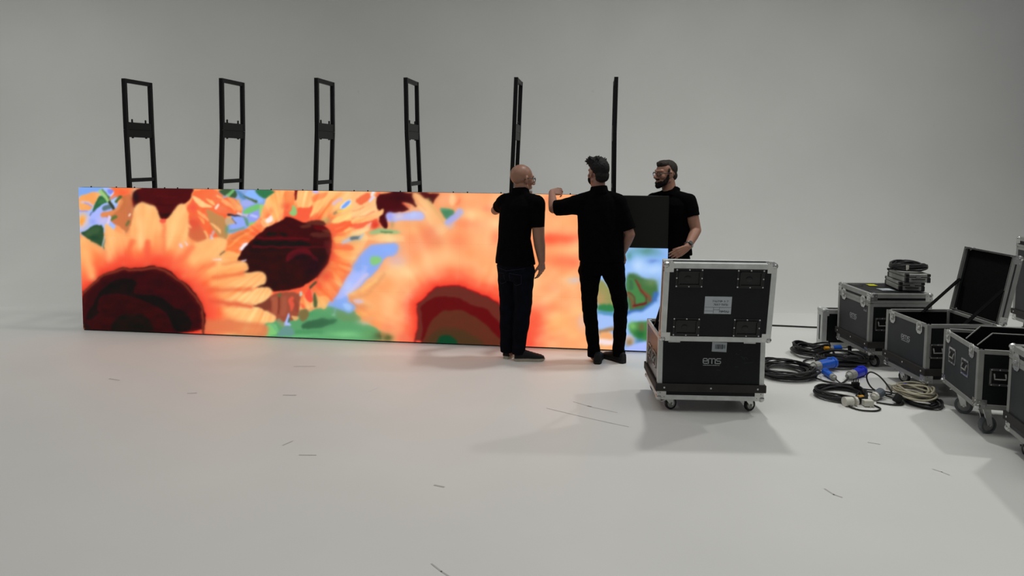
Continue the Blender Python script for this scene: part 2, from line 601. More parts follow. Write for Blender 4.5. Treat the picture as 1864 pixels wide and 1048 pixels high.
    p.poly('B', [(530, 60), (740, 60), (770, 170), (640, 175), (560, 110)], (62, 90, 58), 1)
    p.stroke('B', [(650, 150), (715, 80)], (50, 34), (118, 185, 112), .9)
    p.stroke('B', [(590, 165), (640, 158)], 26, (170, 165, 180), 1.2)
    p.poly('B', [(740, 75), (840, 110), (900, 200), (830, 190), (770, 130)], (92, 140, 185), 1.5)
    p.poly('B', [(900, 70), (1000, 75), (1100, 210), (1060, 250), (930, 190), (850, 140)], (140, 185, 255), 1.5)
    p.poly('B', [(990, 70), (1260, 75), (1170, 170), (1100, 200), (1010, 130)], (52, 120, 76), 1.6)
    p.stroke('B', [(860, 150), (1000, 225)], (14, 40), (78, 100, 60), 1.2)
    p.poly('B', [(760, 185), (800, 190), (805, 240), (765, 235)], (225, 170, 120), 1.4)
    p.poly('B', [(820, 210), (920, 205), (980, 250), (880, 300), (815, 270)], (165, 175, 240), 2)
    p.poly('B', [(840, 330), (940, 290), (1040, 250), (1060, 320), (960, 360), (880, 390)], (120, 196, 116), 1.5)
    p.poly('B', [(950, 360), (1050, 330), (1060, 460), (960, 470), (900, 420)], (150, 160, 240), 2)
    p.stroke('B', [(940, 400), (1020, 410)], 30, (190, 200, 255), 1.5)
    p.poly('B', [(1040, 260), (1100, 270), (1150, 380), (1090, 460), (1050, 400)], (165, 205, 120), 1.5)
    p.poly('B', [(840, 400), (900, 430), (930, 540), (880, 530)], (105, 150, 130), 1.5)
    p.poly('B', [(920, 480), (1060, 470), (1100, 520), (930, 550)], (138, 206, 112), 1.3)
    p.poly('B', [(700, 420), (840, 415), (880, 530), (760, 580), (650, 570)], (150, 172, 250), 2)
    p.stroke('B', [(690, 600), (850, 560)], 30, (125, 160, 150), 2)
    p.blob('B', (640, 580), (34, 70), (110, 150, 110), .9)
    p.poly('B', [(600, 430), (700, 440), (750, 495), (680, 520), (620, 540)], (205, 170, 130), 1.6)
    p.stroke('B', [(650, 395), (740, 400), (900, 400)], (30, 14), (60, 40, 48), 1.2)
    p.stroke('B', [(780, 370), (830, 385)], 36, (240, 205, 190), 1.2)
    p.stroke('B', [(850, 385), (890, 395)], 34, (190, 190, 220), 1.3)
    p.stroke('B', [(700, 440), (755, 500)], 12, (120, 90, 80), .8)
    # ---- centre flower: petals all round the dark disc
    disc2 = [(95, 510), (200, 480), (290, 415), (430, 460), (560, 510), (740, 515), (830, 590), (850, 740), (840, 900), (780, 1060),
             (640, 1210), (450, 1330), (220, 1375), (20, 1350), (-140, 1300), (-260, 1180), (-350, 1060), (-360, 960), (-290, 860), (-200, 740), (-60, 640)]
    p.field('C', [(-380, 720), (-220, 560), (-60, 440), (-40, 330), (0, 200), (110, 110), (200, 80), (700, 80), (1260, 95), (1330, 120),
                  (1360, 180), (1420, 350), (1300, 420), (1180, 520), (1290, 640), (1330, 700), (1250, 830), (1130, 960), (1080, 1080), (960, 1240), (860, 1400),
                  (780, 1560), (560, 1560), (420, 1700), (-300, 1700), (-420, 1300)],
            disc2, [(0, (250, 96, 62)), (9, (252, 112, 72)), (22, (255, 158, 98)), (40, (255, 200, 130)), (70, (255, 206, 140))], 1.5)
    # left side petals of the centre flower (view B)
    p.poly('B', [(620, 830), (700, 690), (820, 600), (1000, 560), (1110, 550), (1130, 600), (1060, 690), (960, 760), (900, 850), (880, 960), (600, 1000)], (252, 140, 82), 1.5)
    p.poly('B', [(640, 680), (760, 600), (980, 560), (860, 640), (720, 740), (640, 820)], (244, 128, 72), 2)
    p.stroke('B', [(700, 700), (850, 620)], 24, (214, 110, 60), 2, .8)
    p.stroke('B', [(660, 800), (800, 680), (960, 600)], 30, (255, 170, 100), 2, .8)
    p.blob('B', (1020, 630), (90, 50), (250, 100, 62), .9)
    p.poly('B', [(1060, 450), (1200, 400), (1260, 420), (1240, 500), (1140, 580), (1090, 540)], (255, 180, 120), 1.5)
    p.stroke('B', [(1160, 460), (1190, 440)], 62, (255, 238, 232), 1.3)
    p.stroke('B', [(808, 832), (862, 778)], 40, (250, 205, 185), 2.4)
    p.stroke('B', [(818, 826), (856, 790)], 14, (255, 240, 250), 1.8)
    p.poly('B', [(440, 960), (600, 860), (760, 870), (880, 920), (900, 1010), (700, 1060), (420, 1060)], (255, 190, 118), 2)
    # top petals
    p.poly('C', [(0, 230), (110, 110), (190, 80), (250, 90), (230, 200), (250, 330), (190, 490), (140, 480), (40, 340)], (255, 190, 116), 1.4)
    p.poly('C', [(230, 90), (380, 85), (370, 200), (330, 330), (270, 360), (215, 240)], (252, 160, 100), 1.4)
    p.blob('C', (270, 290), (60, 60), (246, 96, 66), .9)
    p.blob('C', (70, 350), (40, 50), (255, 130, 80), .7)
    p.stroke('C', [(170, 480), (215, 400)], 60, (255, 170, 110), 2, .8)
    p.stroke('C', [(395, 85), (385, 200)], (36, 20), (120, 10, 12), .8)
    p.poly('C', [(410, 90), (610, 90), (600, 280), (480, 330), (400, 290)], (255, 206, 136), 1.5)
    p.poly('C', [(400, 310), (520, 310), (640, 260), (620, 380), (560, 450), (470, 465), (400, 420)], (250, 96, 62), 2)
    p.poly('C', [(360, 260), (410, 320), (400, 390), (350, 410), (300, 380), (340, 340)], (150, 196, 120), 1.2)
    p.stroke('C', [(620, 100), (660, 105)], 40, (200, 180, 235), 1.4)
    p.poly('C', [(600, 140), (820, 95), (780, 170), (660, 230), (600, 230)], (254, 152, 96), 2)
    p.poly('C', [(620, 230), (900, 120), (960, 110), (760, 260), (620, 400), (560, 440), (600, 330)], (255, 200, 128), 2)
    p.stroke('C', [(740, 470), (800, 300), (960, 130)], (70, 40), (255, 190, 118), 3, .8)
    p.stroke('C', [(700, 400), (860, 200)], 16, (248, 150, 96), 2, .7)
    p.poly('C', [(1140, 200), (1270, 130), (1330, 180), (1260, 240), (1170, 290), (1200, 230)], (246, 124, 78), 1.2)
    p.stroke('C', [(880, 250), (965, 195)], 44, (235, 190, 190), 1.4)
    p.poly('C', [(945, 310), (960, 270), (1030, 200), (1130, 205), (1080, 270), (980, 325)], (238, 240, 255), 1)
    p.poly('C', [(958, 300), (1030, 210), (1110, 212), (1050, 275), (980, 312)], (120, 165, 245), .8)
    p.stroke('C', [(890, 380), (980, 330)], 34, (160, 130, 90), 1.6, .9)
    p.stroke('C', [(940, 355), (1100, 280), (1260, 240)], 30, (255, 216, 120), 1.3)
    p.poly('C', [(820, 480), (960, 400), (1260, 330), (1400, 300), (1340, 400), (1100, 460), (900, 510)], (255, 214, 136), 2.2)
    p.blob('C', (780, 470), (60, 40), (180, 165, 100), .8)
    p.poly('C', [(790, 520), (1000, 480), (1180, 450), (1260, 470), (1100, 540), (960, 620), (850, 620)], (252, 104, 64), 2.2)
    p.stroke('C', [(900, 560), (1130, 540)], 16, (255, 140, 90), 2, .8)
    p.poly('C', [(980, 590), (1140, 560), (1300, 540), (1260, 610), (1060, 650)], (255, 186, 116), 2)
    p.poly('C', [(860, 690), (960, 650), (1060, 690), (1000, 760), (880, 760)], (255, 190, 112), 2)
    p.poly('C', [(860, 760), (1020, 750), (1140, 800), (1120, 860), (960, 830)], (252, 128, 82), 2)
    p.poly('C', [(860, 830), (960, 830), (1080, 900), (1140, 960), (1020, 960), (900, 900)], (255, 190, 118), 1.8)
    p.blob('C', (860, 910), (60, 50), (250, 92, 60), .9)
    p.stroke('C', [(850, 1000), (960, 1020), (1060, 1100)], 40, (255, 170, 108), 2)
    p.stroke('C', [(1000, 740), (1100, 690), (1220, 680)], 46, (190, 200, 225), 1.6)
    p.stroke('C', [(1115, 692), (1190, 684)], 26, (60, 74, 60), 1)
    # right curved petals near the second dark flower (view D)
    p.poly('D', [(-20, 90), (330, 95), (300, 220), (300, 330), (240, 460), (100, 540), (-20, 570)], (255, 204, 140), 1.8)
    p.poly('D', [(20, 190), (100, 140), (200, 110), (230, 160), (170, 230), (80, 270)], (246, 122, 78), 1.5)
    p.stroke('D', [(230, 150), (260, 100)], 22, (240, 235, 255), 1)
    p.stroke('D', [(205, 215), (255, 165)], 26, (225, 215, 250), 1.2)
    p.poly('D', [(265, 160), (290, 100), (335, 100), (300, 165)], (240, 120, 84), 1)
    p.stroke('D', [(0, 340), (130, 280)], 14, (250, 150, 95), 1.8, .8)
    p.stroke('D', [(-10, 430), (160, 380), (260, 330)], 16, (248, 130, 84), 2, .8)
    p.poly('D', [(-20, 470), (140, 430), (300, 400), (320, 520), (180, 540), (-20, 560)], (250, 104, 70), 2.4)
    # second dark flower
    p.poly('D', [(330, 95), (1070, 105), (1010, 180), (960, 260), (860, 230), (640, 330), (440, 350), (400, 420), (440, 540), (360, 540),
                 (310, 430), (370, 310), (300, 320), (275, 200)], (72, 8, 14), 1)
    p.blob('D', (600, 170), (160, 60), (48, 8, 16), .7)
    p.blob('D', (930, 180), (40, 30), (56, 40, 30), .8)
    p.poly('D', [(-20, 420), (200, 380), (310, 340), (365, 290), (385, 320), (350, 390), (240, 440), (80, 480), (-20, 490)], (255, 196, 126), 1.4)
    p.poly('D', [(-20, 570), (100, 550), (180, 480), (225, 460), (230, 500), (170, 580), (60, 620), (-20, 610)], (255, 212, 150), 1.6)
    p.stroke('D', [(200, 500), (225, 470)], 22, (255, 225, 215), 1.2)
    p.blob('D', (270, 500), (60, 60), (225, 60, 42), .9)
    p.poly('D', [(190, 570), (300, 545), (540, 545), (640, 590), (500, 620), (200, 610)], (158, 190, 130), 2)
    p.stroke('D', [(340, 590), (470, 588)], 16, (80, 110, 66), 1.4)
    p.poly('D', [(160, 650), (360, 610), (600, 630), (760, 640), (700, 720), (400, 700), (220, 690)], (255, 200, 132), 2.5)
    p.stroke('D', [(-10, 655), (80, 650)], 40, (60, 90, 110), 1.6)
    p.stroke('D', [(80, 660), (130, 620)], 26, (180, 195, 205), 1.5)
    # ---- right hand blurred petals
    p.poly('D', [(1010, 180), (1070, 105), (1900, 115), (3860, 130), (3860, 2100), (400, 2100), (500, 1500), (600, 900), (640, 640), (560, 570),
                 (440, 540), (470, 440), (860, 470), (960, 260)], (255, 178, 118), 3)
    p.poly('D', [(400, 360), (470, 340), (600, 350), (800, 320), (870, 380), (860, 450), (640, 440), (460, 470), (400, 430)], (185, 190, 245), 2.5)
    p.blob('D', (560, 390), (60, 40), (225, 205, 215), .9)
    p.blob('D', (450, 400), (40, 50), (160, 160, 250), .8)
    p.blob('D', (740, 380), (70, 40), (190, 205, 255), .9)
    p.poly('D', [(480, 490), (640, 460), (880, 480), (900, 560), (640, 590), (520, 560)], (250, 180, 115), 3)
    p.blob('D', (480, 490), (26, 50), (180, 150, 100), .7)
    p.poly('D', [(590, 230), (660, 220), (740, 250), (810, 320), (700, 320), (650, 280)], (255, 176, 118), 1.8)
    p.stroke('D', [(600, 235), (680, 270)], 26, (240, 96, 70), 2, .7)
    p.poly('D', [(705, 110), (790, 105), (880, 170), (960, 230), (1060, 360), (1150, 460), (1180, 560), (1060, 640), (960, 560), (880, 380), (770, 250)], (255, 196, 130), 2.2)
    p.stroke('D', [(730, 120), (800, 230), (880, 320)], 20, (252, 160, 105), 3, .7)
    p.stroke('D', [(900, 180), (1010, 330), (1110, 470)], 30, (215, 175, 110), 3, .6)
    p.poly('D', [(1040, 290), (1130, 285), (1250, 330), (1180, 430), (1130, 430)], (66, 132, 92), 2.2)
    p.stroke('D', [(1060, 300), (1180, 310)], 20, (90, 170, 130), 2, .7)
    p.stroke('D', [(1160, 470), (1230, 420), (1300, 350)], 84, (165, 175, 250), 3)
    p.blob('D', (1190, 510), (70, 40), (205, 180, 190), .8)
    p.poly('D', [(1180, 130), (1240, 130), (1250, 230), (1200, 270), (1170, 220)], (255, 214, 150), 3)
    p.stroke('D', [(1290, 190), (1270, 250)], 30, (250, 140, 100), 3, .8)
    p.blob('D', (1120, 180), (60, 60), (255, 170, 120), .8)
    p.blob('D', (1480, 380), (180, 90), (255, 200, 132), .8)
    p.blob('D', (1640, 300), (70, 50), (255, 150, 105), .8)
    p.blob('D', (1740, 480), (70, 80), (255, 205, 140), .9)
    p.blob('D', (1420, 490), (140, 60), (255, 160, 110), .8)
    p.blob('D', (1260, 580), (90, 80), (255, 200, 132), .8)
    p.blob('D', (930, 600), (130, 110), (246, 150, 105), .9)
    p.blob('D', (1000, 720), (110, 80), (240, 146, 98), .8)
    p.blob('D', (1280, 760), (90, 200), (255, 150, 98), .9)
    p.blob('D', (1520, 760), (150, 160), (255, 186, 122), .9)
    p.blob('D', (1740, 660), (60, 100), (255, 136, 90), .8)
    p.blob('D', (700, 560), (110, 70), (255, 196, 130), .8)
    p.blob('D', (820, 780), (160, 110), (255, 168, 118), .8)
    p.blob('D', (1100, 900), (160, 90), (255, 190, 124), .7)
    # blue streak right of the centre flower
    p.poly('D', [(240, 730), (500, 720), (560, 760), (520, 870), (400, 900), (340, 1000), (180, 1180), (60, 1300), (-200, 1600), (-360, 1720), (-330, 1500),
                 (-150, 1280), (-60, 1100), (60, 900), (140, 800)], (140, 172, 246), 2.5)
    p.blob('D', (560, 940), (110, 70), (215, 190, 215), .9)
    p.blob('D', (430, 790), (110, 60), (140, 180, 255), .7)
    p.poly('D', [(220, 880), (330, 880), (370, 940), (280, 990), (220, 970)], (138, 206, 118), 3)
    p.poly('F', [(690, 40), (900, 10), (880, 120), (760, 260), (640, 400), (500, 500), (440, 520), (520, 380), (600, 220)], (172, 190, 255), 2)
    p.blob('F', (770, 60), (90, 50), (125, 165, 235), .8)
    p.stroke('F', [(880, 150), (740, 290), (640, 400)], 50, (222, 205, 240), 2.5, .8)
    p.blob('F', (640, 300), (60, 80), (195, 210, 255), .7)
    # ---- lower middle: green band
    p.poly('F', [(-1180, 800), (-200, 640), (100, 640), (260, 560), (430, 560), (600, 560), (780, 660), (820, 760), (960, 790), (1100, 860), (1260, 960), (1260, 1000), (-1180, 950)], (92, 160, 106), 2.5)
    p.poly('F', [(430, 560), (640, 560), (780, 640), (840, 740), (640, 760), (520, 720)], (106, 150, 98), 2.5)
    p.poly('F', [(40, 800), (120, 740), (300, 705), (500, 710), (510, 760), (340, 810), (80, 850)], (56, 104, 70), 2.4)
    p.blob('F', (160, 640), (130, 40), (78, 156, 100), .8)
    p.stroke('F', [(0, 880), (300, 870)], 50, (74, 146, 92), 3, .7)
    p.blob('F', (620, 910), (240, 40), (132, 208, 138), .9)
    p.blob('F', (60, 930), (300, 20), (110, 190, 125), .8)
    p.blob('F', (1080, 930), (120, 60), (72, 80, 44), .95)
    p.blob('F', (900, 900), (90, 50), (104, 160, 98), .8)
    p.blob('F', (860, 760), (90, 30), (175, 190, 160), .9)
    p.poly('F', [(440, 470), (560, 460), (640, 480), (770, 570), (660, 640), (580, 600), (480, 560)], (135, 172, 242), 2)
    p.poly('F', [(560, 510), (640, 510), (700, 570), (650, 620)], (166, 205, 255), 1.6)
    p.stroke('F', [(490, 570), (470, 660)], 22, (120, 170, 160), 1.6)
    p.blob('F', (465, 662), (20, 16), (160, 205, 170))
    # right petals lower
    p.poly('F', [(640, 400), (760, 330), (960, 150), (1260, 60), (1300, 980), (1100, 880), (960, 790), (820, 690), (730, 640), (770, 570), (660, 470)], (255, 178, 112), 2.2)
    p.stroke('F', [(820, 340), (1000, 220)], (50, 30), (255, 200, 120), 1.8)
    p.stroke('F', [(680, 440), (880, 400), (1000, 260), (1100, 140)], 44, (232, 158, 100), 3.5, .8)
    p.stroke('F', [(660, 400), (780, 340)], 24, (250, 190, 110), 2)
    p.poly('F', [(700, 460), (800, 450), (860, 490), (800, 530), (730, 500)], (218, 200, 225), 2)
    p.blob('F', (840, 560), (80, 40), (228, 146, 92), .9)
    p.stroke('F', [(690, 490), (770, 570)], 14, (150, 120, 100), 1.5, .8)
    p.poly('F', [(730, 635), (860, 610), (900, 650), (800, 680)], (255, 190, 112), 1.5)
    p.blob('F', (900, 720), (90, 40), (240, 180, 125), .8)
    p.blob('F', (1160, 560), (160, 200), (255, 190, 122), .7)
    p.blob('F', (1200, 860), (90, 80), (252, 140, 92), .8)
    # petals below the centre disc
    p.poly('F', [(360, 60), (420, -20), (640, -20), (700, 60), (640, 160), (570, 260), (540, 340), (470, 430), (440, 520), (380, 440), (260, 430), (240, 260)], (253, 140, 86), 1.6)
    p.poly('F', [(420, 100), (520, 150), (570, 250), (540, 320), (460, 200)], (255, 182, 114), 1.6)
    p.poly('F', [(500, 0), (600, 20), (700, 80), (640, 120), (560, 60)], (255, 176, 112), 1.5)
    p.poly('F', [(480, 60), (600, 120), (580, 200), (500, 130)], (255, 160, 100), 1.5)
    p.poly('F', [(340, 230), (400, 240), (500, 380), (470, 430), (400, 380)], (255, 160, 102), 1.4)
    p.blob('F', (370, 170), (70, 60), (246, 84, 56), .9)
    p.blob('F', (270, 280), (50, 60), (248, 92, 62), .9)
    p.poly('F', [(250, 430), (400, 420), (410, 520), (350, 600), (290, 560)], (255, 184, 112), 1.3)
    p.poly('F', [(80, 400), (140, 310), (190, 330), (215, 420), (200, 490), (150, 500)], (246, 82, 60), 1.3)
    p.stroke('F', [(180, 330), (210, 430)], 22, (250, 160, 130), 1.3, .8)
    p.poly('F', [(215, 360), (245, 370), (260, 480), (240, 560), (200, 560), (210, 480)], (74, 90, 52), 1.6)
    p.stroke('F', [(160, 310), (230, 250)], 30, (70, 70, 44), 1.5)
    # reddish brown petals below the disc, left part (view E)
    p.poly('E', [(640, 540), (760, 420), (860, 370), (1130, 370), (1180, 420), (1140, 560), (1130, 700), (960, 760), (860, 740), (740, 640)], (158, 78, 56), 2)
    p.stroke('E', [(830, 460), (830, 620)], 60, (178, 92, 66), 2.5, .8)
    p.stroke('E', [(720, 510), (730, 590)], 50, (170, 98, 74), 2.5, .8)
    p.stroke('E', [(880, 430), (880, 640)], 14, (110, 40, 28), 1.5, .8)
    p.stroke('E', [(770, 440), (770, 600)], 12, (120, 44, 32), 1.5, .8)
    p.stroke('E', [(950, 460), (940, 640)], 70, (172, 90, 66), 2.5, .7)
    p.poly('E', [(1000, 470), (1050, 420), (1090, 440), (1080, 560), (1040, 620), (1010, 540)], (226, 88, 64), 1.8)
    p.poly('E', [(1140, 500), (1200, 510), (1230, 570), (1180, 580)], (250, 130, 90), 1.5)
    p.stroke('E', [(1090, 480), (1120, 600)], 50, (150, 66, 48), 2, .7)
    p.poly('E', [(860, 380), (910, 380), (910, 450), (860, 430)], (110, 96, 56), 1.2)
    p.stroke('E', [(1160, 370), (1165, 400)], 34, (205, 205, 185), 1)
    p.poly('E', [(1130, 600), (1260, 560), (1260, 700), (1180, 760), (1130, 700)], (128, 110, 66), 2.5)
    p.poly('E', [(1040, 660), (1110, 670), (1140, 700), (1090, 745)], (225, 172, 108), 1.3)
    p.poly('E', [(1010, 620), (1030, 650), (1020, 760), (1060, 800), (945, 805), (965, 760)], (176, 190, 250), .9)
    p.poly('E', [(1020, 680), (1035, 720), (1020, 770), (1000, 750)], (70, 110, 100), .9)
    p.poly('E', [(950, 800), (1060, 800), (1100, 930), (860, 930), (880, 880)], (104, 150, 142), 1.8)
    p.poly('E', [(660, 930), (720, 780), (840, 770), (880, 840), (850, 930)], (126, 200, 118), 1.8)
    p.stroke('E', [(800, 790), (870, 860)], 44, (110, 178, 128), 2, .8)
    p.stroke('E', [(890, 740), (940, 780)], 60, (140, 150, 110), 2.5, .8)
    p.poly('E', [(520, 535), (640, 500), (760, 430), (800, 520), (740, 620), (640, 575)], (128, 60, 44), 2)
    # dark centre disc
    p.poly('C', disc2, (62, 9, 13), 1.0, sm=1)
    p.poly('C', [(-200, 760), (0, 730), (600, 760), (760, 800), (820, 940), (770, 1050), (640, 1200), (450, 1320), (220, 1370), (20, 1340), (-140, 1290), (-260, 1170),
                 (-350, 1050), (-330, 930)], (46, 12, 13), 3)
    p.poly('C', [(500, 490), (720, 460), (790, 530), (600, 530)], (96, 40, 30), 1.5)
    p.poly('C', [(430, 520), (600, 510), (590, 560), (460, 560)], (92, 40, 30), 1.5)
    p.poly('C', [(560, 630), (700, 620), (820, 630), (830, 690), (640, 690)], (88, 36, 30), 1.6)
    p.poly('C', [(700, 570), (820, 570), (830, 640), (760, 620)], (98, 42, 32), 1.6)
    p.poly('C', [(600, 530), (760, 530), (800, 570), (640, 600)], (96, 6, 12), 1.6)
    p.poly('C', [(740, 730), (840, 740), (830, 900), (790, 900)], (84, 26, 26), 2)
    p.stroke('C', [(-80, 690), (320, 690), (560, 700)], 22, (98, 12, 22), 1.5, .9)
    p.stroke('C', [(-150, 800), (320, 800), (820, 810)], 20, (96, 12, 24), 1.5, .8)
    p.poly('C', [(20, 610), (150, 610), (160, 655), (10, 655)], (26, 20, 16), 1.5)
    p.poly('C', [(185, 625), (290, 630), (290, 665), (185, 660)], (28, 18, 16), 1.5)
    p.poly('C', [(-140, 720), (150, 715), (560, 740), (600, 780), (300, 790), (-150, 780)], (24, 17, 16), 1.5)
    p.stroke('C', [(-200, 850), (320, 840)], 36, (30, 15, 15), 2, .7)
    p.poly('C', [(320, 850), (460, 810), (560, 820), (600, 900), (700, 980), (640, 1000), (560, 900), (420, 900), (300, 990), (260, 990)], (94, 14, 24), 2)
    p.blob('C', (440, 930), (90, 50), (32, 12, 20), .8)
    p.blob('C', (620, 1060), (120, 110), (34, 10, 22), .8)
    p.blob('C', (-120, 1230), (90, 40), (30, 18, 14), .9)
    p.stroke('C', [(845, 640), (840, 900), (770, 1070), (660, 1200)], 10, (110, 14, 20), 1.2, .7)
    # ---- big flower bottom left: petals around a maroon disc
    disc1 = [(60, 745), (130, 690), (200, 620), (270, 600), (340, 578), (400, 594), (470, 580), (545, 572), (620, 610), (700, 665), (760, 720), (800, 770), (835, 840),
             (852, 900), (845, 1010), (60, 1010)]
    ramp1 = [(0, (242, 66, 44)), (8, (250, 84, 56)), (22, (255, 128, 84)), (42, (255, 172, 110)), (70, (255, 196, 128)), (140, (255, 200, 134))]
    p.field('J', [(45, 370), (110, 410), (180, 445), (215, 480), (225, 440), (205, 340), (215, 300), (260, 340), (300, 370), (350, 400), (375, 360), (390, 240),
                  (410, 190), (440, 165), (480, 180), (520, 190), (545, 240), (570, 290), (590, 290), (640, 240), (660, 200), (690, 175), (720, 185), (735, 230),
                  (745, 330), (740, 420), (760, 440), (860, 400), (960, 390), (985, 420), (960, 490), (980, 540), (1080, 540), (1118, 562), (1126, 590), (1110, 612), (1084, 624), (1180, 604),
                  (1225, 612), (1242, 645), (1226, 686), (1190, 706), (1145, 726), (1220, 706), (1262, 712), (1284, 742), (1248, 786), (1200, 814), (1138, 830), (1205, 846),
                  (1275, 876), (1302, 905), (1290, 935), (1220, 940), (1200, 1030), (40, 1000)], disc1, ramp1, 2.6)
    for a, b, w, c, o in [((130, 640), (90, 480), 50, (255, 200, 130), .8), ((250, 520), (240, 400), 50, (255, 205, 138), .8), ((440, 440), (420, 220), 56, (255, 208, 142), .8),
                          ((500, 440), (500, 260), 34, (255, 200, 130), .6), ((620, 430), (690, 230), 60, (255, 205, 136), .8), ((780, 540), (930, 440), 60, (255, 206, 136), .8),
                          ((880, 600), (1080, 580), 44, (255, 205, 132), .8), ((900, 690), (1180, 650), 46, (255, 204, 134), .8), ((960, 770), (1230, 745), 38, (255, 196, 126), .8),
                          ((980, 855), (1230, 910), 40, (255, 204, 130), .8)]:
        p.stroke('J', [a, b], w, c, 8, o)
    for a, b, w, c, o in [((335, 560), (385, 420), 30, (250, 112, 72), .9), ((480, 570), (480, 430), 40, (250, 96, 64), .9), ((590, 560), (580, 300), 22, (250, 120, 78), .7),
                          ((640, 590), (760, 460), 40, (252, 110, 74), .6), ((720, 640), (900, 560), 30, (252, 128, 84), .7), ((860, 730), (1140, 724), 18, (232, 104, 66), .85),
                          ((880, 800), (1140, 830), 22, (222, 84, 54), .9), ((900, 650), (1090, 622), 18, (238, 112, 72), .8), ((960, 560), (1080, 545), 10, (236, 130, 84), .6),
                          ((190, 560), (215, 480), 24, (250, 140, 90), .7)]:
        p.stroke('J', [a, b], w, c, 5, o)
    p.blob('J', (340, 545), (90, 40), (250, 80, 55), .8)
    p.blob('J', (560, 540), (90, 40), (250, 78, 54), .8)
    p.blob('J', (800, 730), (70, 50), (250, 96, 66), .7)
    p.blob('J', (880, 860), (60, 90), (250, 84, 58), .8)
    p.stroke('J', [(850, 960), (1000, 960), (1200, 990)], 90, (226, 122, 78), 6, .9)
    p.blob('J', (1130, 985), (80, 40), (236, 150, 94), .8)
    p.stroke('J', [(570, 290), (585, 285)], 24, (245, 92, 70), 1.5)
    p.stroke('J', [(360, 330), (345, 360)], 16, (180, 120, 80), 3, .6)
    # brighter flecks
    p.stroke('J', [(690, 438), (698, 450)], 16, (240, 215, 240), 2.2)
    p.stroke('J', [(718, 424), (732, 442)], (4, 10), (240, 225, 255), 1.6)
    p.stroke('J', [(874, 382), (888, 402)], (4, 12), (235, 225, 250), 1.6)
    p.stroke('J', [(880, 400), (900, 360)], 14, (205, 185, 190), 2, .8)
    p.stroke('J', [(895, 532), (950, 530)], (4, 9), (248, 228, 240), 1.8)
    p.stroke('J', [(945, 500), (965, 486)], 10, (140, 96, 60), 2)
    p.stroke('J', [(1080, 544), (1104, 537)], 10, (225, 205, 230), 1.6)
    p.stroke('J', [(1080, 468), (1105, 435)], 20, (255, 236, 240), 1.2)
    # maroon disc of that flower
    p.poly('J', disc1, (66, 8, 11), 1.2, sm=1)
    p.stroke('J', [(75, 742), (135, 692), (205, 628), (270, 610), (340, 592), (405, 606), (545, 586), (690, 672), (790, 778), (828, 850), (838, 1000)], 16, (118, 44, 30), 1)
    p.poly('J', [(85, 760), (150, 705), (215, 650), (340, 612), (400, 622), (540, 606), (670, 690), (770, 790), (810, 870), (815, 1005), (80, 1005)], (50, 6, 11), 2)
    p.poly('J', [(230, 690), (300, 655), (400, 660), (420, 690), (390, 720), (400, 760), (560, 760), (640, 840), (700, 850), (760, 920), (760, 990), (650, 1000), (620, 900), (540, 830),
                 (380, 770), (280, 745), (190, 760), (160, 830), (180, 880), (90, 930), (110, 860), (150, 800), (190, 730)], (18, 11, 10), 2)
    p.poly('J', [(190, 790), (300, 760), (400, 775), (540, 840), (610, 920), (630, 1005), (100, 1005), (110, 950), (190, 880)], (46, 6, 8), 2)
    p.poly('J', [(240, 1005), (260, 930), (340, 880), (440, 880), (510, 930), (530, 1005)], (20, 13, 9), 2.5)
    p.poly('J', [(75, 985), (80, 920), (120, 960), (130, 1005)], (28, 12, 12), 2)
    # ---- flower bottom right of the middle: banded disc
    disc3 = [(345, 960), (375, 840), (392, 640), (370, 500), (440, 440), (520, 370), (600, 300), (700, 275), (880, 265), (960, 300), (1050, 350), (1150, 385), (1250, 410),
             (1340, 460), (1410, 530), (1520, 640), (1620, 780), (1680, 1000)]
    p.field('G', [(-20, 940), (20, 300), (150, -60), (700, -200), (2450, -200), (2450, 1040), (-20, 1000)], disc3,
            [(0, (238, 58, 44)), (6, (250, 80, 54)), (16, (254, 116, 78)), (28, (255, 158, 102)), (46, (255, 184, 120)), (120, (255, 178, 116))], 22)
    p.blob('G', (90, 420), (90, 260), (255, 196, 128), .7)
    p.blob('G', (60, 780), (110, 90), (253, 150, 100), .7)
    p.blob('G', (220, 890), (110, 60), (244, 118, 82), .8)
    p.blob('G', (30, 900), (60, 50), (74, 86, 44), .9)
    p.blob('G', (560, 60), (130, 60), (255, 180, 120), .7)
    p.blob('G', (780, 100), (180, 50), (255, 136, 92), .6)
    p.poly('G', disc3, (106, 42, 33), 1.3, sm=1)
    p.stroke('G', [(375, 500), (440, 442), (600, 300), (700, 277), (880, 268), (960, 302), (1150, 388), (1250, 412), (1400, 520)], 14, (150, 16, 20), 1, .9)
    p.stroke('G', [(392, 540), (400, 700), (372, 860), (350, 950)], 20, (130, 30, 26), 1.6, .8)
    p.poly('G', [(430, 870), (450, 760), (430, 600), (425, 520), (520, 440), (600, 410), (850, 400), (960, 460), (1060, 510), (1200, 540), (1300, 640), (1400, 740), (1500, 860), (1560, 1000), (440, 1000)],
           (98, 8, 12), 1.6)
    p.poly('G', [(440, 960), (500, 800), (560, 680), (660, 590), (740, 560), (900, 555), (1040, 620), (1200, 720), (1300, 830), (1390, 930), (1420, 1010), (440, 1010)], (96, 44, 28), 2)
    p.poly('G', [(490, 960), (560, 840), (700, 770), (860, 780), (1050, 850), (1180, 960), (1180, 1010), (490, 1010)], (74, 50, 28), 6)
    p.poly('G', [(600, 960), (660, 880), (740, 860), (820, 890), (870, 960), (860, 1000), (600, 1000)], (8, 64, 36), 3)
    # ---- blurred petals right of the seated disc, behind the two workers
    p.blob('H', (220, 330), (150, 34), (255, 104, 66), .95)
    p.blob('H', (130, 340), (50, 30), (255, 92, 60), .8)
    p.blob('H', (220, 230), (110, 36), (255, 196, 128), .8)
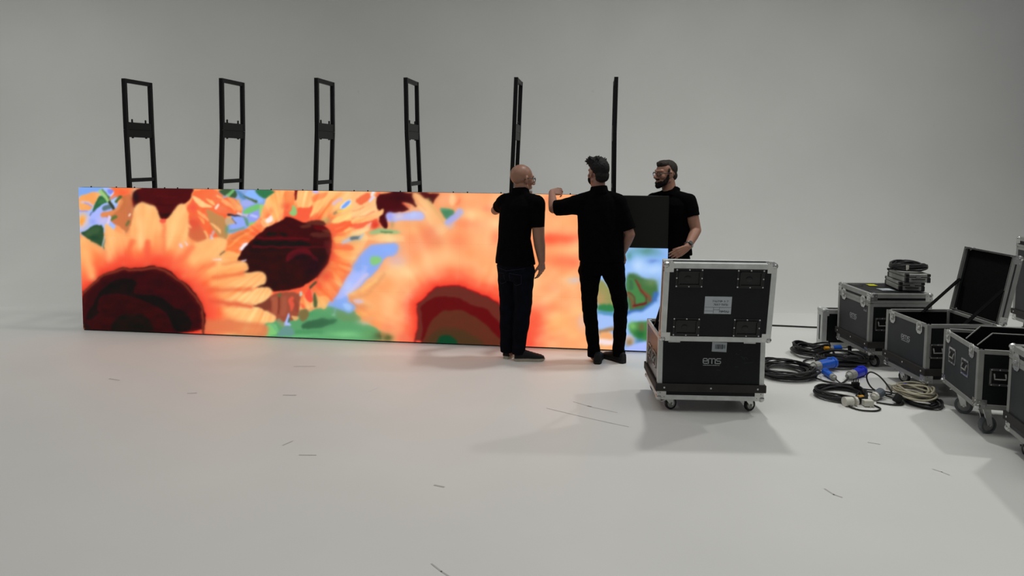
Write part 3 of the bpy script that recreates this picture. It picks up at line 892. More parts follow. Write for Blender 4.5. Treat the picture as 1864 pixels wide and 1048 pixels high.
    p.blob('H', (110, 70), (40, 16), (248, 150, 100), .8)
    p.blob('H', (60, 60), (50, 24), (255, 210, 150), .8)
    p.blob('H', (230, 405), (110, 26), (255, 196, 128), .8)
    p.blob('H', (220, 470), (120, 40), (255, 134, 88), .9)
    p.blob('H', (290, 490), (50, 36), (255, 120, 78), .7)
    p.blob('H', (270, 600), (60, 60), (255, 206, 142), .7)
    p.blob('H', (300, 600), (44, 22), (220, 195, 190), .9)
    p.blob('H', (150, 650), (90, 50), (255, 160, 106), .7)
    p.blob('H', (80, 690), (60, 50), (255, 186, 122), .7)
    p.blob('H', (130, 780), (110, 40), (255, 150, 98), .8)
    p.blob('H', (50, 870), (90, 110), (252, 88, 62), .95)
    p.blob('H', (20, 990), (70, 60), (248, 66, 52), .9)
    p.blob('H', (190, 860), (90, 80), (255, 190, 116), .9)
    p.blob('H', (180, 980), (160, 40), (255, 150, 94), .8)
    p.blob('H', (345, 880), (30, 60), (225, 190, 190), .9)
    # ---- far right: blue sky and green leaves between and beside the legs
    p.poly('I', [(225, -500), (1000, -500), (1000, 960), (420, 930), (300, 905), (215, 760), (200, 520)], (150, 190, 250), 5)
    p.blob('I', (40, 760), (110, 120), (255, 186, 116), .8)
    p.blob('I', (50, 560), (60, 60), (255, 200, 130), .7)
    p.poly('I', [(225, 300), (260, 280), (320, 330), (380, 500), (370, 570), (225, 540)], (150, 150, 92), 3)
    p.blob('I', (250, 460), (50, 80), (190, 150, 100), .8)
    p.poly('I', [(215, 500), (370, 500), (380, 580), (230, 570)], (52, 128, 76), 3)
    p.poly('I', [(215, 560), (380, 570), (370, 610), (215, 590)], (90, 150, 190), 3)
    p.poly('I', [(215, 600), (370, 610), (365, 700), (270, 740), (220, 730)], (165, 195, 250), 3)
    p.stroke('I', [(250, 745), (370, 715)], 40, (160, 130, 100), 3)
    p.poly('I', [(220, 750), (370, 740), (370, 920), (250, 920)], (244, 176, 114), 3.5)
    p.stroke('I', [(250, 830), (370, 835)], 50, (248, 226, 225), 3)
    p.poly('I', [(250, 870), (370, 860), (380, 930), (260, 930)], (255, 176, 112), 3)
    # right of the leg
    p.poly('I', [(470, 10), (840, 20), (835, 250), (480, 240)], (140, 185, 245), 3)
    p.blob('I', (640, 40), (130, 45), (92, 146, 140), .95)
    p.blob('I', (570, 60), (60, 50), (118, 178, 205), .7)
    p.blob('I', (585, 165), (70, 70), (192, 220, 255), .95)
    p.blob('I', (720, 200), (130, 50), (186, 216, 255), .9)
    p.blob('I', (710, 125), (50, 18), (110, 140, 210), .8)
    p.blob('I', (495, 80), (30, 40), (90, 150, 140), .8)
    p.poly('I', [(470, 240), (560, 230), (640, 280), (760, 300), (740, 460), (690, 520), (580, 570), (480, 570)], (70, 112, 66), 4)
    p.blob('I', (690, 310), (70, 40), (112, 140, 92), .8)
    p.blob('I', (660, 390), (70, 60), (70, 116, 62), .8)
    p.poly('I', [(480, 290), (540, 270), (580, 340), (600, 420), (650, 450), (650, 490), (560, 500), (490, 400)], (72, 132, 74), 2)
    p.stroke('I', [(520, 310), (520, 360)], 40, (60, 100, 70), 2, .7)
    p.stroke('I', [(570, 290), (600, 380), (680, 440), (690, 470)], (10, 34), (128, 78, 54), 2.2)
    p.stroke('I', [(560, 285), (590, 370), (655, 440), (650, 490), (560, 515), (545, 440), (500, 395)], 9, (118, 30, 30), 1.1)
    p.stroke('I', [(480, 400), (530, 480), (545, 530)], 20, (136, 80, 56), 2)
    p.stroke('I', [(545, 512), (650, 490)], 15, (110, 22, 26), 1.4)
    p.stroke('I', [(735, 420), (720, 500), (620, 560), (490, 585)], 44, (64, 110, 180), 3.5)
    p.poly('I', [(490, 590), (640, 560), (760, 460), (780, 620), (640, 640), (490, 640)], (160, 196, 252), 4)
    p.poly('I', [(490, 680), (540, 650), (700, 650), (720, 800), (640, 830), (560, 790), (500, 740)], (74, 136, 72), 3.5)
    p.blob('I', (530, 690), (40, 40), (130, 190, 110), .9)
    p.blob('I', (600, 760), (50, 50), (28, 104, 50), .9)
    p.blob('I', (612, 700), (30, 40), (120, 90, 60), .8)
    p.poly('I', [(470, 760), (540, 780), (560, 840), (480, 860)], (214, 200, 205), 3)
    p.blob('I', (510, 830), (40, 44), (150, 120, 76), .9)
    p.blob('I', (600, 820), (40, 20), (70, 120, 160), .8)
    p.poly('I', [(470, 870), (620, 830), (720, 830), (720, 930), (480, 930)], (170, 188, 252), 3)
    return np.clip(p.C, 0, 255)


def vnoise(x, y, seed):
    """smooth value noise in -1..1"""
    tab = np.random.RandomState(seed).rand(64, 64) * 2 - 1
    xi, yi = np.floor(x).astype(int), np.floor(y).astype(int)
    fx, fy = x - xi, y - yi
    fx, fy = fx * fx * (3 - 2 * fx), fy * fy * (3 - 2 * fy)
    t = lambda i, j: tab[(xi + i) % 64, (yi + j) % 64]
    return (t(0, 0) * (1 - fx) + t(1, 0) * fx) * (1 - fy) + (t(0, 1) * (1 - fx) + t(1, 1) * fx) * fy


def soften(C, k):
    """separable blur over the sample grid"""
    w = np.exp(-np.arange(-3, 4) ** 2 / (2.0 * k * k))
    w /= w.sum()
    for ax in (0, 1):
        pad = [(3, 3) if a == ax else (0, 0) for a in range(3)]
        P = np.pad(C, pad, mode='edge')
        C = sum(w[i] * np.take(P, range(i, i + C.shape[ax]), axis=ax) for i in range(7))
    return C


def finish_picture(X, Y):
    """the painted picture with organic edges, petal streaks and the slight blur of moving video"""
    wx = X + 1.6 * vnoise(X / 13, Y / 13, 1) + .6 * vnoise(X / 5, Y / 5, 2)
    wy = Y + 1.6 * vnoise(X / 13, Y / 13, 3) + .6 * vnoise(X / 5, Y / 5, 4)
    C = paint_picture(wx, wy)
    petal = np.clip((C[..., 0] - 225) / 25, 0, 1) * np.clip((C[..., 1] - 95) / 30, 0, 1) * np.clip((C[..., 0] - C[..., 2] - 60) / 50, 0, 1)
    out = np.zeros(X.shape)
    for (cx, cy), x0, x1, k in (((255, 600), 140, 500, 16), ((525, 465), 400, 690, 22), ((850, 640), 640, 1060, 9)):
        a = np.arctan2(Y - cy, X - cx)
        r = np.hypot(X - cx, Y - cy)
        s = vnoise(a * k + 30, r / 60, 7) + .6 * vnoise(a * k * 2.3 + 60, r / 40, 8)
        out += (1.7 if cx == 525 else 1.0) * s * np.clip((X - x0) / 40, 0, 1) * np.clip((x1 - X) / 40, 0, 1)
    low = vnoise(X / 42, Y / 26, 11) + .6 * vnoise(X / 19, Y / 15, 12)
    low = low * (1 + .9 * np.clip((X - 640) / 60, 0, 1))
    C[..., 1] += petal * (11 * out + 7 * low - 4)
    C[..., 2] += petal * (10 * out + 7 * low - 2)
    dark = np.clip((110 - C[..., 0]) / 60, 0, 1) * np.clip((70 - C[..., 1]) / 40, 0, 1)
    C[..., 0] += dark * 7 * (vnoise(X / 16, Y / 9, 21) + .6 * vnoise(X / 6, Y / 5, 22))
    right = np.clip((X - 620) / 80, 0, 1)
    C[..., 1] += petal * (-6 + 8 * right)
    C[..., 2] += petal * (-10 + 15 * right)
    S1 = soften(C, .8)
    S2 = S1
    for _ in range(3):
        S2 = soften(S2, 2.2)
    m = np.clip((X - 690) / 60, 0, 1) * np.clip((1060 - X) / 40, 0, 1) * np.clip((505 - Y) / 30, 0, 1) * np.clip((Y - 400) / 60, .25, 1)
    m = np.maximum(m, np.clip(1 - np.hypot((X - 270) / 190, (Y - 520) / 130), 0, .35) / .35 * np.clip((C[..., 0] - 150) / 60, 0, 1) * .35)
    m = np.maximum(m, np.clip((X - 560) / 40, 0, 1) * np.clip((720 - X) / 60, 0, 1) * np.clip((Y - 400) / 40, 0, 1) * .5)
    return np.clip(S1 * (1 - m[..., None]) + S2 * m[..., None], 0, 255)


# ---------------------------------------------------------------- LED wall: 12 x 3 modules of 0.5 m, top right one still being fitted
SX, SY, SA = -4.48251, 7.54806, -.113896
led = empty('led_screen', (SX, SY, 0), SA, 'long low LED wall showing a close-up video picture of orange sunflowers', 'led screen')
NS = 60                                              # samples along one module
m = bpy.data.materials.new('led_picture')
m.use_nodes = True
nt = m.node_tree
b = nt.nodes['Principled BSDF']
b.inputs['Base Color'].default_value = (.003, .003, .003, 1)
b.inputs['Roughness'].default_value = .7
b.inputs['Specular IOR Level'].default_value = .15
vc = nt.nodes.new('ShaderNodeVertexColor')
vc.layer_name = 'picture'
nt.links.new(vc.outputs['Color'], b.inputs['Emission Color'])
b.inputs['Emission Strength'].default_value = 1.0
MATS['led_picture'] = m

# sample grid of the whole picture: metres on the wall -> picture units (plane-to-plane map of the four corners)
src = [(0, 1.5), (0, 0), (6, 1.5), (6, 0)]
dst = [(142, 341), (152, 600), (1218, 357), (1213, 643)]
Amat, bvec = [], []
for (sx_, sy_), (dx_, dy_) in zip(src, dst):
    Amat += [[sx_, sy_, 1, 0, 0, 0, -dx_ * sx_, -dx_ * sy_], [0, 0, 0, sx_, sy_, 1, -dy_ * sx_, -dy_ * sy_]]
    bvec += [dx_, dy_]
hm = np.linalg.solve(np.array(Amat, float), np.array(bvec, float))
SG, HG = np.meshgrid(np.arange(12 * NS + 1) / NS * .5, np.arange(3 * NS + 1) / NS * .5, indexing='ij')
den = hm[6] * SG + hm[7] * HG + 1
PXG = (hm[0] * SG + hm[1] * HG + hm[2]) / den
PYG = (hm[3] * SG + hm[4] * HG + hm[5]) / den
PIC = finish_picture(PXG, PYG) / 255.0
PIC = np.where(PIC <= .04045, PIC / 12.92, ((PIC + .055) / 1.055) ** 2.4)


def led_panel(i, j):
    """module: black housing with the lit front carrying its piece of the picture"""
    g = .0001
    x0, x1, z0, z1 = i * .5 + g, (i + 1) * .5 - g, .012 + j * .496 + g, .012 + (j + 1) * .496 - g
    xs = np.linspace(x0, x1, NS + 1)
    zs = np.linspace(z0, z1, NS + 1)
    GX, GZ = np.meshgrid(xs, zs, indexing='ij')
    n1 = (NS + 1) ** 2
    V = np.stack([GX.ravel(), np.zeros(n1), GZ.ravel()], -1)
    a = np.arange(NS)
    I, J = np.meshgrid(a, a, indexing='ij')
    q = (I * (NS + 1) + J).ravel()
    F = np.stack([q, q + NS + 1, q + NS + 2, q + 1], -1)
    D = .07
    bk = np.array([(x0, 0, z0), (x1, 0, z0), (x1, 0, z1), (x0, 0, z1), (x0, D, z0), (x1, D, z0), (x1, D, z1), (x0, D, z1)])
    BF = [(4, 5, 1, 0), (5, 6, 2, 1), (6, 7, 3, 2), (7, 4, 0, 3), (7, 6, 5, 4)]
    me = bpy.data.meshes.new('led_panel')
    me.from_pydata([tuple(v) for v in V] + [tuple(v) for v in bk], [], [tuple(f) for f in F] + [tuple(n1 + k for k in f) for f in BF])
    me.materials.append(MATS['led_picture'])
    me.materials.append(MATS['panel_back'])
    me.polygons.foreach_set('material_index', [0] * len(F) + [1] * 5)
    at = me.color_attributes.new('picture', 'FLOAT_COLOR', 'POINT')
    C = np.zeros((n1 + 8, 4), np.float32)
    C[:, 3] = 1
    C[:n1, :3] = PIC[i * NS:(i + 1) * NS + 1, j * NS:(j + 1) * NS + 1].reshape(-1, 3)
    at.data.foreach_set('color', C.ravel())
    return link('led_panel', me, None, led)


for i in range(12):
    for j in range(3):
        if not (i == 11 and j == 2):
            led_panel(i, j)
MB().bb(0, 6, .012, .068, 0, .012).build('base_rail', MATS['panel_back'], led)
pin_me = MB().cyl((0, 0, 0), (0, 0, .012), .007, .006, 8).mesh('locking_pin')
for s in (.12, .40, .60, .93, 1.07, 1.40, 1.93, 2.07, 2.40, 2.93, 3.07, 3.40, 3.93, 4.07, 4.40, 4.93, 5.07, 5.40):
    o = link('locking_pin', pin_me, MATS['plastic_black'], led)
    o.location = (s, .03, 1.5)

# the module the man on the right is fitting: a thing of its own
u = Vector((math.cos(SA), math.sin(SA), 0))
nrm = Vector((-math.sin(SA), math.cos(SA), 0))


def on_wall(s, d, z):
    return Vector((SX, SY, 0)) + u * s + nrm * d + Vector((0, 0, z))


hp = empty('led_panel_module', on_wall(5.75, .002, 1.0), SA, 'switched-off dark LED panel being fitted into the top right corner of the screen', 'led panel')
MB().bb(-.247, .247, 0, .006, .004, .496).build('dark_face', MATS['panel_dark'], hp)
MB().bb(-.249, .249, .006, .07, .003, .498).build('housing', MATS['panel_back'], hp)
MB().bb(-.06, .06, .07, .10, .40, .44).build('rear_handle', MATS['plastic_black'], hp)

# ---------------------------------------------------------------- ladder towers bracing the wall from behind
TOW = [((.475, .483, .501), 'leftmost'), ((1.531, 1.529, 1.502), 'second from the left'), ((2.53, 2.53, 2.507), 'third from the left'),
       ((3.439, 3.449, 3.476), 'fourth from the left'), ((4.53, 4.514, 4.492), 'behind the bald man, fifth'), ((5.486, 5.481, 5.486), 'rightmost, seen edge-on behind the dark-haired man')]
TLAB = ['black metal ladder tower above the screen, leftmost and widest-looking of the six',
        'black metal ladder tower above the screen, second from the left',
        'black metal ladder tower above the screen, third from the left',
        'black metal ladder tower above the screen, fourth from the left',
        'narrow-looking black ladder tower rising directly behind the bald man',
        'black ladder tower seen edge-on beside the dark-haired man, rightmost of the six']
for (ss, _), lab in zip(TOW, TLAB):
    s0 = ss[2] + (ss[2] - ss[1]) * .35
    base = on_wall(s0, .066, 0)
    t = empty('support_tower', base, SA, lab, 'tower', 'ladder towers behind the screen')
    D0, DP = .028, .465

    def sx(z):
        zz = [0, 1.5, 2.10, 2.62]
        vv = [0, ss[2] - s0, ss[1] - s0, ss[0] - s0]
        return float(np.interp(z, zz, vv))
    for d, wd in ((D0, .038), (DP, .038)):
        MB().bar((sx(0), d, .02), (sx(1.5), d, 1.5), wd, .036, (0, 1, 0)).bar((sx(1.5), d, 1.5), (sx(2.0995), d, 2.0995), wd, .036, (0, 1, 0)).build('upright', MATS['truss_black'], t)
        MB().bar((sx(2.1005), d, 2.1005), (sx(2.62), d, 2.62), wd, .036, (0, 1, 0)).build('upper_upright', MATS['truss_black'], t)
    for z, h in ((2.6, .042), (2.139, .076), (2.061, .078), (1.575, .040), (1.05, .045), (.55, .045), (.06, .05)):
        MB().box((sx(z), (DP + D0) / 2, z), (.032, DP - D0 - .036, h)).build('rung', MATS['truss_black'], t, .002)
    for d in (.13, .36):
        MB().cyl((sx(2.16), d, 2.176), (sx(2.16), d, 2.198), .010, .008, 8).sphere((sx(2.16), d, 2.202), .010, 8, 5).build('bolt', MATS['truss_black'], t)
        MB().cyl((sx(2.04), d, 2.024), (sx(2.04), d, 2.012), .012, .010, 8).build('bolt', MATS['truss_black'], t)
    MB().bar((0, .0, .02), (0, 1.0, .02), .06, .04).build('foot', MATS['truss_black'], t, .004)
    MB().bar((0, .95, .03), (sx(1.0), DP, 1.0), .03, .03, (0, 1, 0)).build('rear_brace', MATS['truss_black'], t)

# ---------------------------------------------------------------- flight cases
EMS = {'e': ([[(0, .5), (1, .5), (1, .8), (.82, 1), (.18, 1), (0, .8), (0, .2), (.18, 0), (1, 0)]], 1.0),
       'm': ([[(0, 0), (0, .85), (.15, 1), (.68, 1), (.83, .85), (.83, 0)], [(.83, .85), (.98, 1), (1.5, 1), (1.65, .85), (1.65, 0)]], 1.65),
       's': ([[(1, 1), (.18, 1), (0, .85), (0, .68), (.18, .52), (.82, .52), (1, .38), (1, .16), (.82, 0), (0, 0)]], 1.0)}


def logo(parent, x, y, z, h, flip=1):
    """white 'ems' print with a line of tiny print below, on a face looking towards -y"""
    mb = MB()
    adv = 0
    for ch in 'ems':
        paths, w = EMS[ch]
        for pth in paths:
            ribbon(mb, [((adv + px * .82) * h, py * h) for px, py in pth], h * .17, lambda a, b, t: (x + a - 1.62 * h, y - t, z + b))
        adv += w * .82 + .24
    rnd = random.Random(4)
    q = -1.62 * h
    while q < 1.62 * h:
        wd = h * rnd.uniform(.05, .11)
        mb.bb(x + q, x + q + wd, y - .0009, y - .0004, z - h * .42, z - h * (.42 - rnd.uniform(.10, .16)))
        q += wd + h * .045
    return mb.build('logo', MATS['logo_white'], parent)


def corner_cap(parent, x, y, z, sx, sy, sz, m='chrome'):
    """ball corner: three small plates meeting at a rounded ball"""
    c = MB()
    c.sphere((x - sx * .012, y - sy * .012, z - sz * .012), .024, 10, 7)
    k, t = .062, .003
    c.bb(x, x - sx * k, y + sy * t, y - sy * .002, z, z - sz * k)
    c.bb(x + sx * t, x - sx * .002, y, y - sy * k, z, z - sz * k)
    c.bb(x, x - sx * k, y, y - sy * k, z + sz * t, z - sz * .002)
    for a, b in ((.048, .018), (.018, .048)):
        c.sphere((x - sx * a, y + sy * (t + .001), z - sz * b), (.005, .003, .005), 6, 4)
        c.sphere((x + sx * (t + .001), y - sy * a, z - sz * b), (.003, .005, .005), 6, 4)
    return c.build('corner_cap', MATS[m], parent)


def face_map(side, w, d):
    """place (a along face, out of face, z) on one of the four faces; a runs left to right seen from outside"""
    if side == 'front':
        return lambda a, o, z: (a, -d / 2 - o, z)
    if side == 'back':
        return lambda a, o, z: (-a, d / 2 + o, z)
    if side == 'right':
        return lambda a, o, z: (w / 2 + o, a, z)
    return lambda a, o, z: (-w / 2 - o, -a, z)


def fbox(mb, fm, a0, a1, o0, o1, z0, z1):
    p, q = fm(a0, o0, z0), fm(a1, o1, z1)
    mb.bb(p[0], q[0], p[1], q[1], p[2], q[2])


def handle(parent, fm, a, z, s=1.0):
    """recessed metal dish with a spring grip"""
    hw, hh = .062 * s, .058 * s
    m = MB()
    fbox(m, fm, a - hw, a + hw, 0, .005, z + hh - .014, z + hh)
    fbox(m, fm, a - hw, a + hw, 0, .005, z - hh, z - hh + .014)
    fbox(m, fm, a - hw, a - hw + .012, 0, .005, z - hh, z + hh)
    fbox(m, fm, a + hw - .012, a + hw, 0, .005, z - hh, z + hh)
    for da in (-.8, 0, .8):
        for dz in (-1, 1):
            m.sphere(fm(a + da * hw, .005, z + dz * (hh - .007)), .0045, 6, 4)
    h = m.build('handle', MATS['chrome'], parent)
    m = MB()
    fbox(m, fm, a - hw + .012, a + hw - .012, -.001, .001, z - hh + .014, z + hh - .014)
    m.build('handle_recess', MATS['plastic_black'], h)
    m = MB()
    m.tube([fm(a - .034 * s, .004, z + .024), fm(a - .034 * s, .012, z + .004), fm(a - .034 * s, .012, z - .012),
            fm(a + .034 * s, .012, z - .012), fm(a + .034 * s, .012, z + .004), fm(a + .034 * s, .004, z + .024)], .005, 6)
    m.build('grip', MATS['alu_dull'], h)
    return h


def latch(parent, fm, a, z, s=1.0):
    """butterfly latch on its dished plate"""
    hw, hh = .045 * s, .058 * s
    m = MB()
    pts = [(-hw, hh - .02), (-hw + .02, hh), (hw - .02, hh), (hw, hh - .02), (hw, -hh + .02), (hw - .02, -hh), (-hw + .02, -hh), (-hw, -hh + .02)]
    m.prism(pts, 0, .004, lambda x, y, o: fm(a + x, o, z + y))
    for da in (-1, 1):
        for dz in (-1, 1):
            m.sphere(fm(a + da * hw * .78, .004, z + dz * hh * .72), .004, 6, 4)
    h = m.build('latch', MATS['chrome'], parent)
    m = MB()
    fbox(m, fm, a - .026 * s, a + .026 * s, .004, .0055, z - .030 * s, z + .036 * s)
    m.build('latch_dish', MATS['alu_dull'], h)
    m = MB()
    fbox(m, fm, a - .022 * s, a + .022 * s, .006, .013, z - .006, z + .006)
    m.cyl(fm(a, .004, z), fm(a, .014, z), .012, .010, 10)
    m.build('butterfly', MATS['chrome'], h)
    return h


def castor(parent, x, y, top, r, ang, grey=False, brake=False):
    """swivel castor; top is the underside of the case"""
    ca, sa = math.cos(ang), math.sin(ang)
    off = r * .55
    wx, wy = x + ca * off, y + sa * off
    f = MB()
    f.bb(x - .042, x + .042, y - .036, y + .036, top - .004, top)
    f.cyl((x, y, top - .004), (x, y, top - .02), .026, .024, 12)
    hw = .024 if grey else .018
    for s in (-1, 1):
        px, py = -sa * s * hw, ca * s * hw
        p = [(-.024, top - .018), (.034, top - .018), (off + .018, r), (off - .018, r)]
        vs = [(x + ca * q + px * k, y + sa * q + py * k, z) for k in (.85, 1.1) for q, z in p]
        f.add(vs, [(0, 1, 2, 3), (7, 6, 5, 4)] + [(i, (i + 1) % 4, 4 + (i + 1) % 4, 4 + i) for i in range(4)])
    f.cyl((wx + sa * .030, wy - ca * .030, r), (wx - sa * .030, wy + ca * .030, r), .008, None, 8)
    if brake:
        f.bar((x, y, top - .018), (x - ca * .06, y - sa * .06, top - .03), .03, .006)
    o = f.build('castor', MATS['chrome'], parent)
    t = MB()
    k = 20
    tw_ = .019 if grey else .014
    prof_ = [(-tw_, r * .72), (-tw_, r * .93), (-tw_ * .6, r), (tw_ * .6, r), (tw_, r * .93), (tw_, r * .72)]
    vs = []
    for i in range(k):
        th = 2 * math.pi * i / k
        for q, rr in prof_:
            vs.append((wx + ca * math.cos(th) * rr - sa * q, wy + sa * math.cos(th) * rr + ca * q, r + math.sin(th) * rr))
    n = len(prof_)
    fs = [(i * n + j, i * n + (j + 1) % n, ((i + 1) % k) * n + (j + 1) % n, ((i + 1) % k) * n + j) for i in range(k) for j in range(n)]
    t.add(vs, fs)
    t.build('tyre', MATS['rubber_grey' if grey else 'rubber'], o)
    MB().cyl((wx + sa * .010, wy - ca * .010, r), (wx - sa * .010, wy + ca * .010, r), r * .74, None, 16).build('wheel_hub', MATS['plug_grey' if not grey else 'alu_dull'], o)
    return o


def trim_bars(parent, w, d, z0, z1, tw, m, top=True, bottom=True, verts=True, name='edge_trim'):
    e = .0025
    if verts:
        for x in (-1, 1):
            for y in (-1, 1):
                MB().bb(x * (w / 2 + e), x * (w / 2 - tw), y * (d / 2 + e), y * (d / 2 - tw), z0 + .002, z1 - .002).build(name, m, parent, .002)
    for on, za, zb in ((bottom, z0 - e, z0 + tw), (top, z1 - tw * .9, z1 + e)):
        if not on:
            continue
        for y in (-1, 1):
            MB().bb(-w / 2 + tw, w / 2 - tw, y * (d / 2 + e), y * (d / 2 - .012), za, zb).build(name, m, parent, .002)
        for x in (-1, 1):
            MB().bb(x * (w / 2 + e), x * (w / 2 - .012), -d / 2 + tw, d / 2 - tw, za, zb).build(name, m, parent, .002)


def make_lid(case, w, d, lt, hinge_y, zt, angle, sgn, m_face, m_trim, dishes=True):
    """lid with its own origin on the hinge line; closed it lies over the body, sgn is the y direction it covers"""
    lid = MB()
    lid.bb(-w / 2, w / 2, 0, sgn * d, lt - .009, lt)
    lid.bb(-w / 2, -w / 2 + .009, 0, sgn * d, 0, lt - .009)
    lid.bb(w / 2 - .009, w / 2, 0, sgn * d, 0, lt - .009)
    lid.bb(-w / 2 + .009, w / 2 - .009, 0, sgn * .009, 0, lt - .009)
    lid.bb(-w / 2 + .009, w / 2 - .009, sgn * (d - .009), sgn * d, 0, lt - .009)
    L = lid.build('lid', m_face, case)
    L.location = (0, hinge_y, zt)
    L.rotation_euler = (angle, 0, 0)
    MB().bb(-w / 2 + .010, w / 2 - .010, sgn * .010, sgn * (d - .010), lt - .03, lt - .010).build('lid_lining', MATS['foam_black'], L)
    e, tw = .0025, .034
    for y in (0, sgn * d):
        ins = sgn * tw if y == 0 else -sgn * tw
        out = -sgn * e if y == 0 else sgn * e
        MB().bb(-w / 2 + tw, w / 2 - tw, y + out, y + ins, lt, lt + e).bb(-w / 2 + tw, w / 2 - tw, y + out, y, lt - tw, lt).build('lid_trim', m_trim, L, 0)
        MB().bb(-w / 2 + tw, w / 2 - tw, y + out, y + ins * .3, 0, .026).build('lid_trim', m_trim, L)
    for x in (-1, 1):
        MB().bb(x * (w / 2 + e), x * (w / 2 - tw), 0, sgn * d, lt, lt + e).bb(x * (w / 2 + e), x * w / 2, 0, sgn * d, lt - tw, lt).build('lid_trim', m_trim, L)
        MB().bb(x * (w / 2 + e), x * (w / 2 - .012), 0, sgn * d, 0, .026).build('lid_trim', m_trim, L)
        for y in (0, sgn * d):
            MB().bb(x * (w / 2 + e), x * (w / 2 - tw), y - sgn * e if y == 0 else y + sgn * e, y + (sgn * .012 if y == 0 else -sgn * .012), 0, lt).build('lid_trim', m_trim, L)
            corner_cap(L, x * w / 2, y, lt, x, (sgn if y else -sgn), 1)
    if dishes:
        for x in (-1, 1):
            for q in (.105, d - .105):
                cx, cy = x * (w / 2 - .172), sgn * q
                m = MB()
                hw, hh = .094, .067
                m.bb(cx - hw, cx + hw, cy - hh, cy + hh, lt, lt + .003)
                m.bb(cx - hw + .018, cx + hw - .018, cy - hh + .014, cy - hh + .022, lt + .003, lt + .012)
                m.bb(cx - hw + .018, cx + hw - .018, cy + hh - .022, cy + hh - .014, lt + .003, lt + .012)
                m.bb(cx - hw + .018, cx - hw + .026, cy - hh + .014, cy + hh - .014, lt + .003, lt + .012)
                m.bb(cx + hw - .026, cx + hw - .018, cy - hh + .014, cy + hh - .014, lt + .003, lt + .012)
                m.sphere((cx - .01, cy, lt + .004), (.026, .02, .005), 10, 5)
                dd = m.build('castor_dish', MATS['plastic_black'], L)
                for a in (-1, 0, 1):
                    for c in (-1, 0, 1):
                        if a or c:
                            m2 = MB().sphere((0, 0, 0), (.0058, .0058, .0035), 8, 4)
                            r_ = link('rivet', RIVET.setdefault('m', m2.mesh('rivet')), MATS['alu'], L)
                            r_.location = (cx + a * (hw - .007), cy + c * (hh - .007), lt + .004)
    return L


RIVET = {}


def flight_case(loc, rz, w, d, zb, zt, label, face='case_grey', side='case_black', trim='alu_dull', open_top=False, bumper=True, wheel=.05, grey_wheel=False,
                logo_h=.05, handles=(('right', (0,)),), latches=(), name='flight_case', wheel_ang=(2.6, .4, 2.2, .9), wheels=True, logo_z=None, tw=.032, inset=.09):
    c = empty(name, loc, rz, label, 'flight case', 'flight cases around the set')
    th = .010
    body = MB()
    body.bb(-w / 2, w / 2, -d / 2, d / 2, zb, zb + th)
    f0 = MB().bb(-w / 2, w / 2, -d / 2, -d / 2 + th, zb + th, zt).build('front_panel', MATS[face], c)
    MB().bb(-w / 2, w / 2, d / 2 - th, d / 2, zb + th, zt).build('back_panel', MATS[side], c)
    MB().bb(-w / 2, -w / 2 + th, -d / 2 + th, d / 2 - th, zb + th, zt).build('side_panel', MATS[side], c)
    MB().bb(w / 2 - th, w / 2, -d / 2 + th, d / 2 - th, zb + th, zt).build('side_panel', MATS[side], c)
    body.build('bottom_panel', MATS[side], c)
    if open_top:
        k = .016
        m = MB()
        m.bb(-w / 2 + th, w / 2 - th, -d / 2 + th, -d / 2 + k, zb + th, zt - .02)
        m.bb(-w / 2 + th, w / 2 - th, d / 2 - k, d / 2 - th, zb + th, zt - .02)
        m.bb(-w / 2 + th, -w / 2 + k, -d / 2 + k, d / 2 - k, zb + th, zt - .02)
        m.bb(w / 2 - k, w / 2 - th, -d / 2 + k, d / 2 - k, zb + th, zt - .02)
        m.bb(-w / 2 + k, w / 2 - k, -d / 2 + k, d / 2 - k, zb + th, zb + .04)
        m.build('lining', MATS['foam_black'], c)
    trim_bars(c, w, d, zb, zt, tw, MATS[trim])
    for x in (-1, 1):
        for y in (-1, 1):
            corner_cap(c, x * w / 2, y * d / 2, zb, x, y, -1)
    if bumper:
        b0, b1 = zb + .062, zb + .118
        for y in (-1, 1):
            MB().bb(-w / 2 - .016, w / 2 + .016, y * d / 2, y * (d / 2 + .016), b0, b1).build('bumper_strip', MATS['bumper'], c, .003)
        for x in (-1, 1):
            MB().bb(x * w / 2, x * (w / 2 + .016), -d / 2, d / 2, b0, b1).build('bumper_strip', MATS['bumper'], c, .003)
        for a in (-.44, 0, .44):
            MB().sphere((a * w, -d / 2 - .016, (b0 + b1) / 2), (.007, .004, .007), 8, 5).build('bumper_bolt', MATS['alu'], c)
    if wheels:
        for i, (x, y) in enumerate(((-1, -1), (1, -1), (-1, 1), (1, 1))):
            castor(c, x * (w / 2 - inset), y * (d / 2 - .085), zb - .003, wheel, wheel_ang[i], grey_wheel, brake=(i % 2 == 0))
    for s_, pos in handles:
        fm = face_map(s_, w, d)
        for a in pos:
            aa, zz = a if isinstance(a, tuple) else (a, (zb + zt) / 2 + .03)
            handle(c, fm, aa, zz)
    for a, z in latches:
        latch(c, face_map('front', w, d), a, z)
    if logo_h:
        logo(c, 0, -d / 2, logo_z or (zb + .62 * (zt - zb)), logo_h)
    return c


# big case in front of the screen, lid hinged open towards the camera
BW, BD, BZ, BT, BLT = .762, .56, .105, .575, .098
big = flight_case((1.462, 5.478, 0), math.radians(-2.0), BW, BD, BZ, BT, 'large black flight case with lid tipped open, standing in front of the screen', face='case_black',
                  side='case_side_lit', trim='alu', open_top=True, wheel=.046, logo_h=.036, logo_z=.375, handles=(('left', ((-.09, .36), (.12, .36))), ('right', ((-.1, .36), (.1, .36)))),
                  wheel_ang=(.35, .5, 2.6, 2.0))
blid = make_lid(big, BW + .004, .572, BLT, -BD / 2 - .004, BT + .005, math.radians(99.5), 1, MATS['case_black'], MATS['alu'])
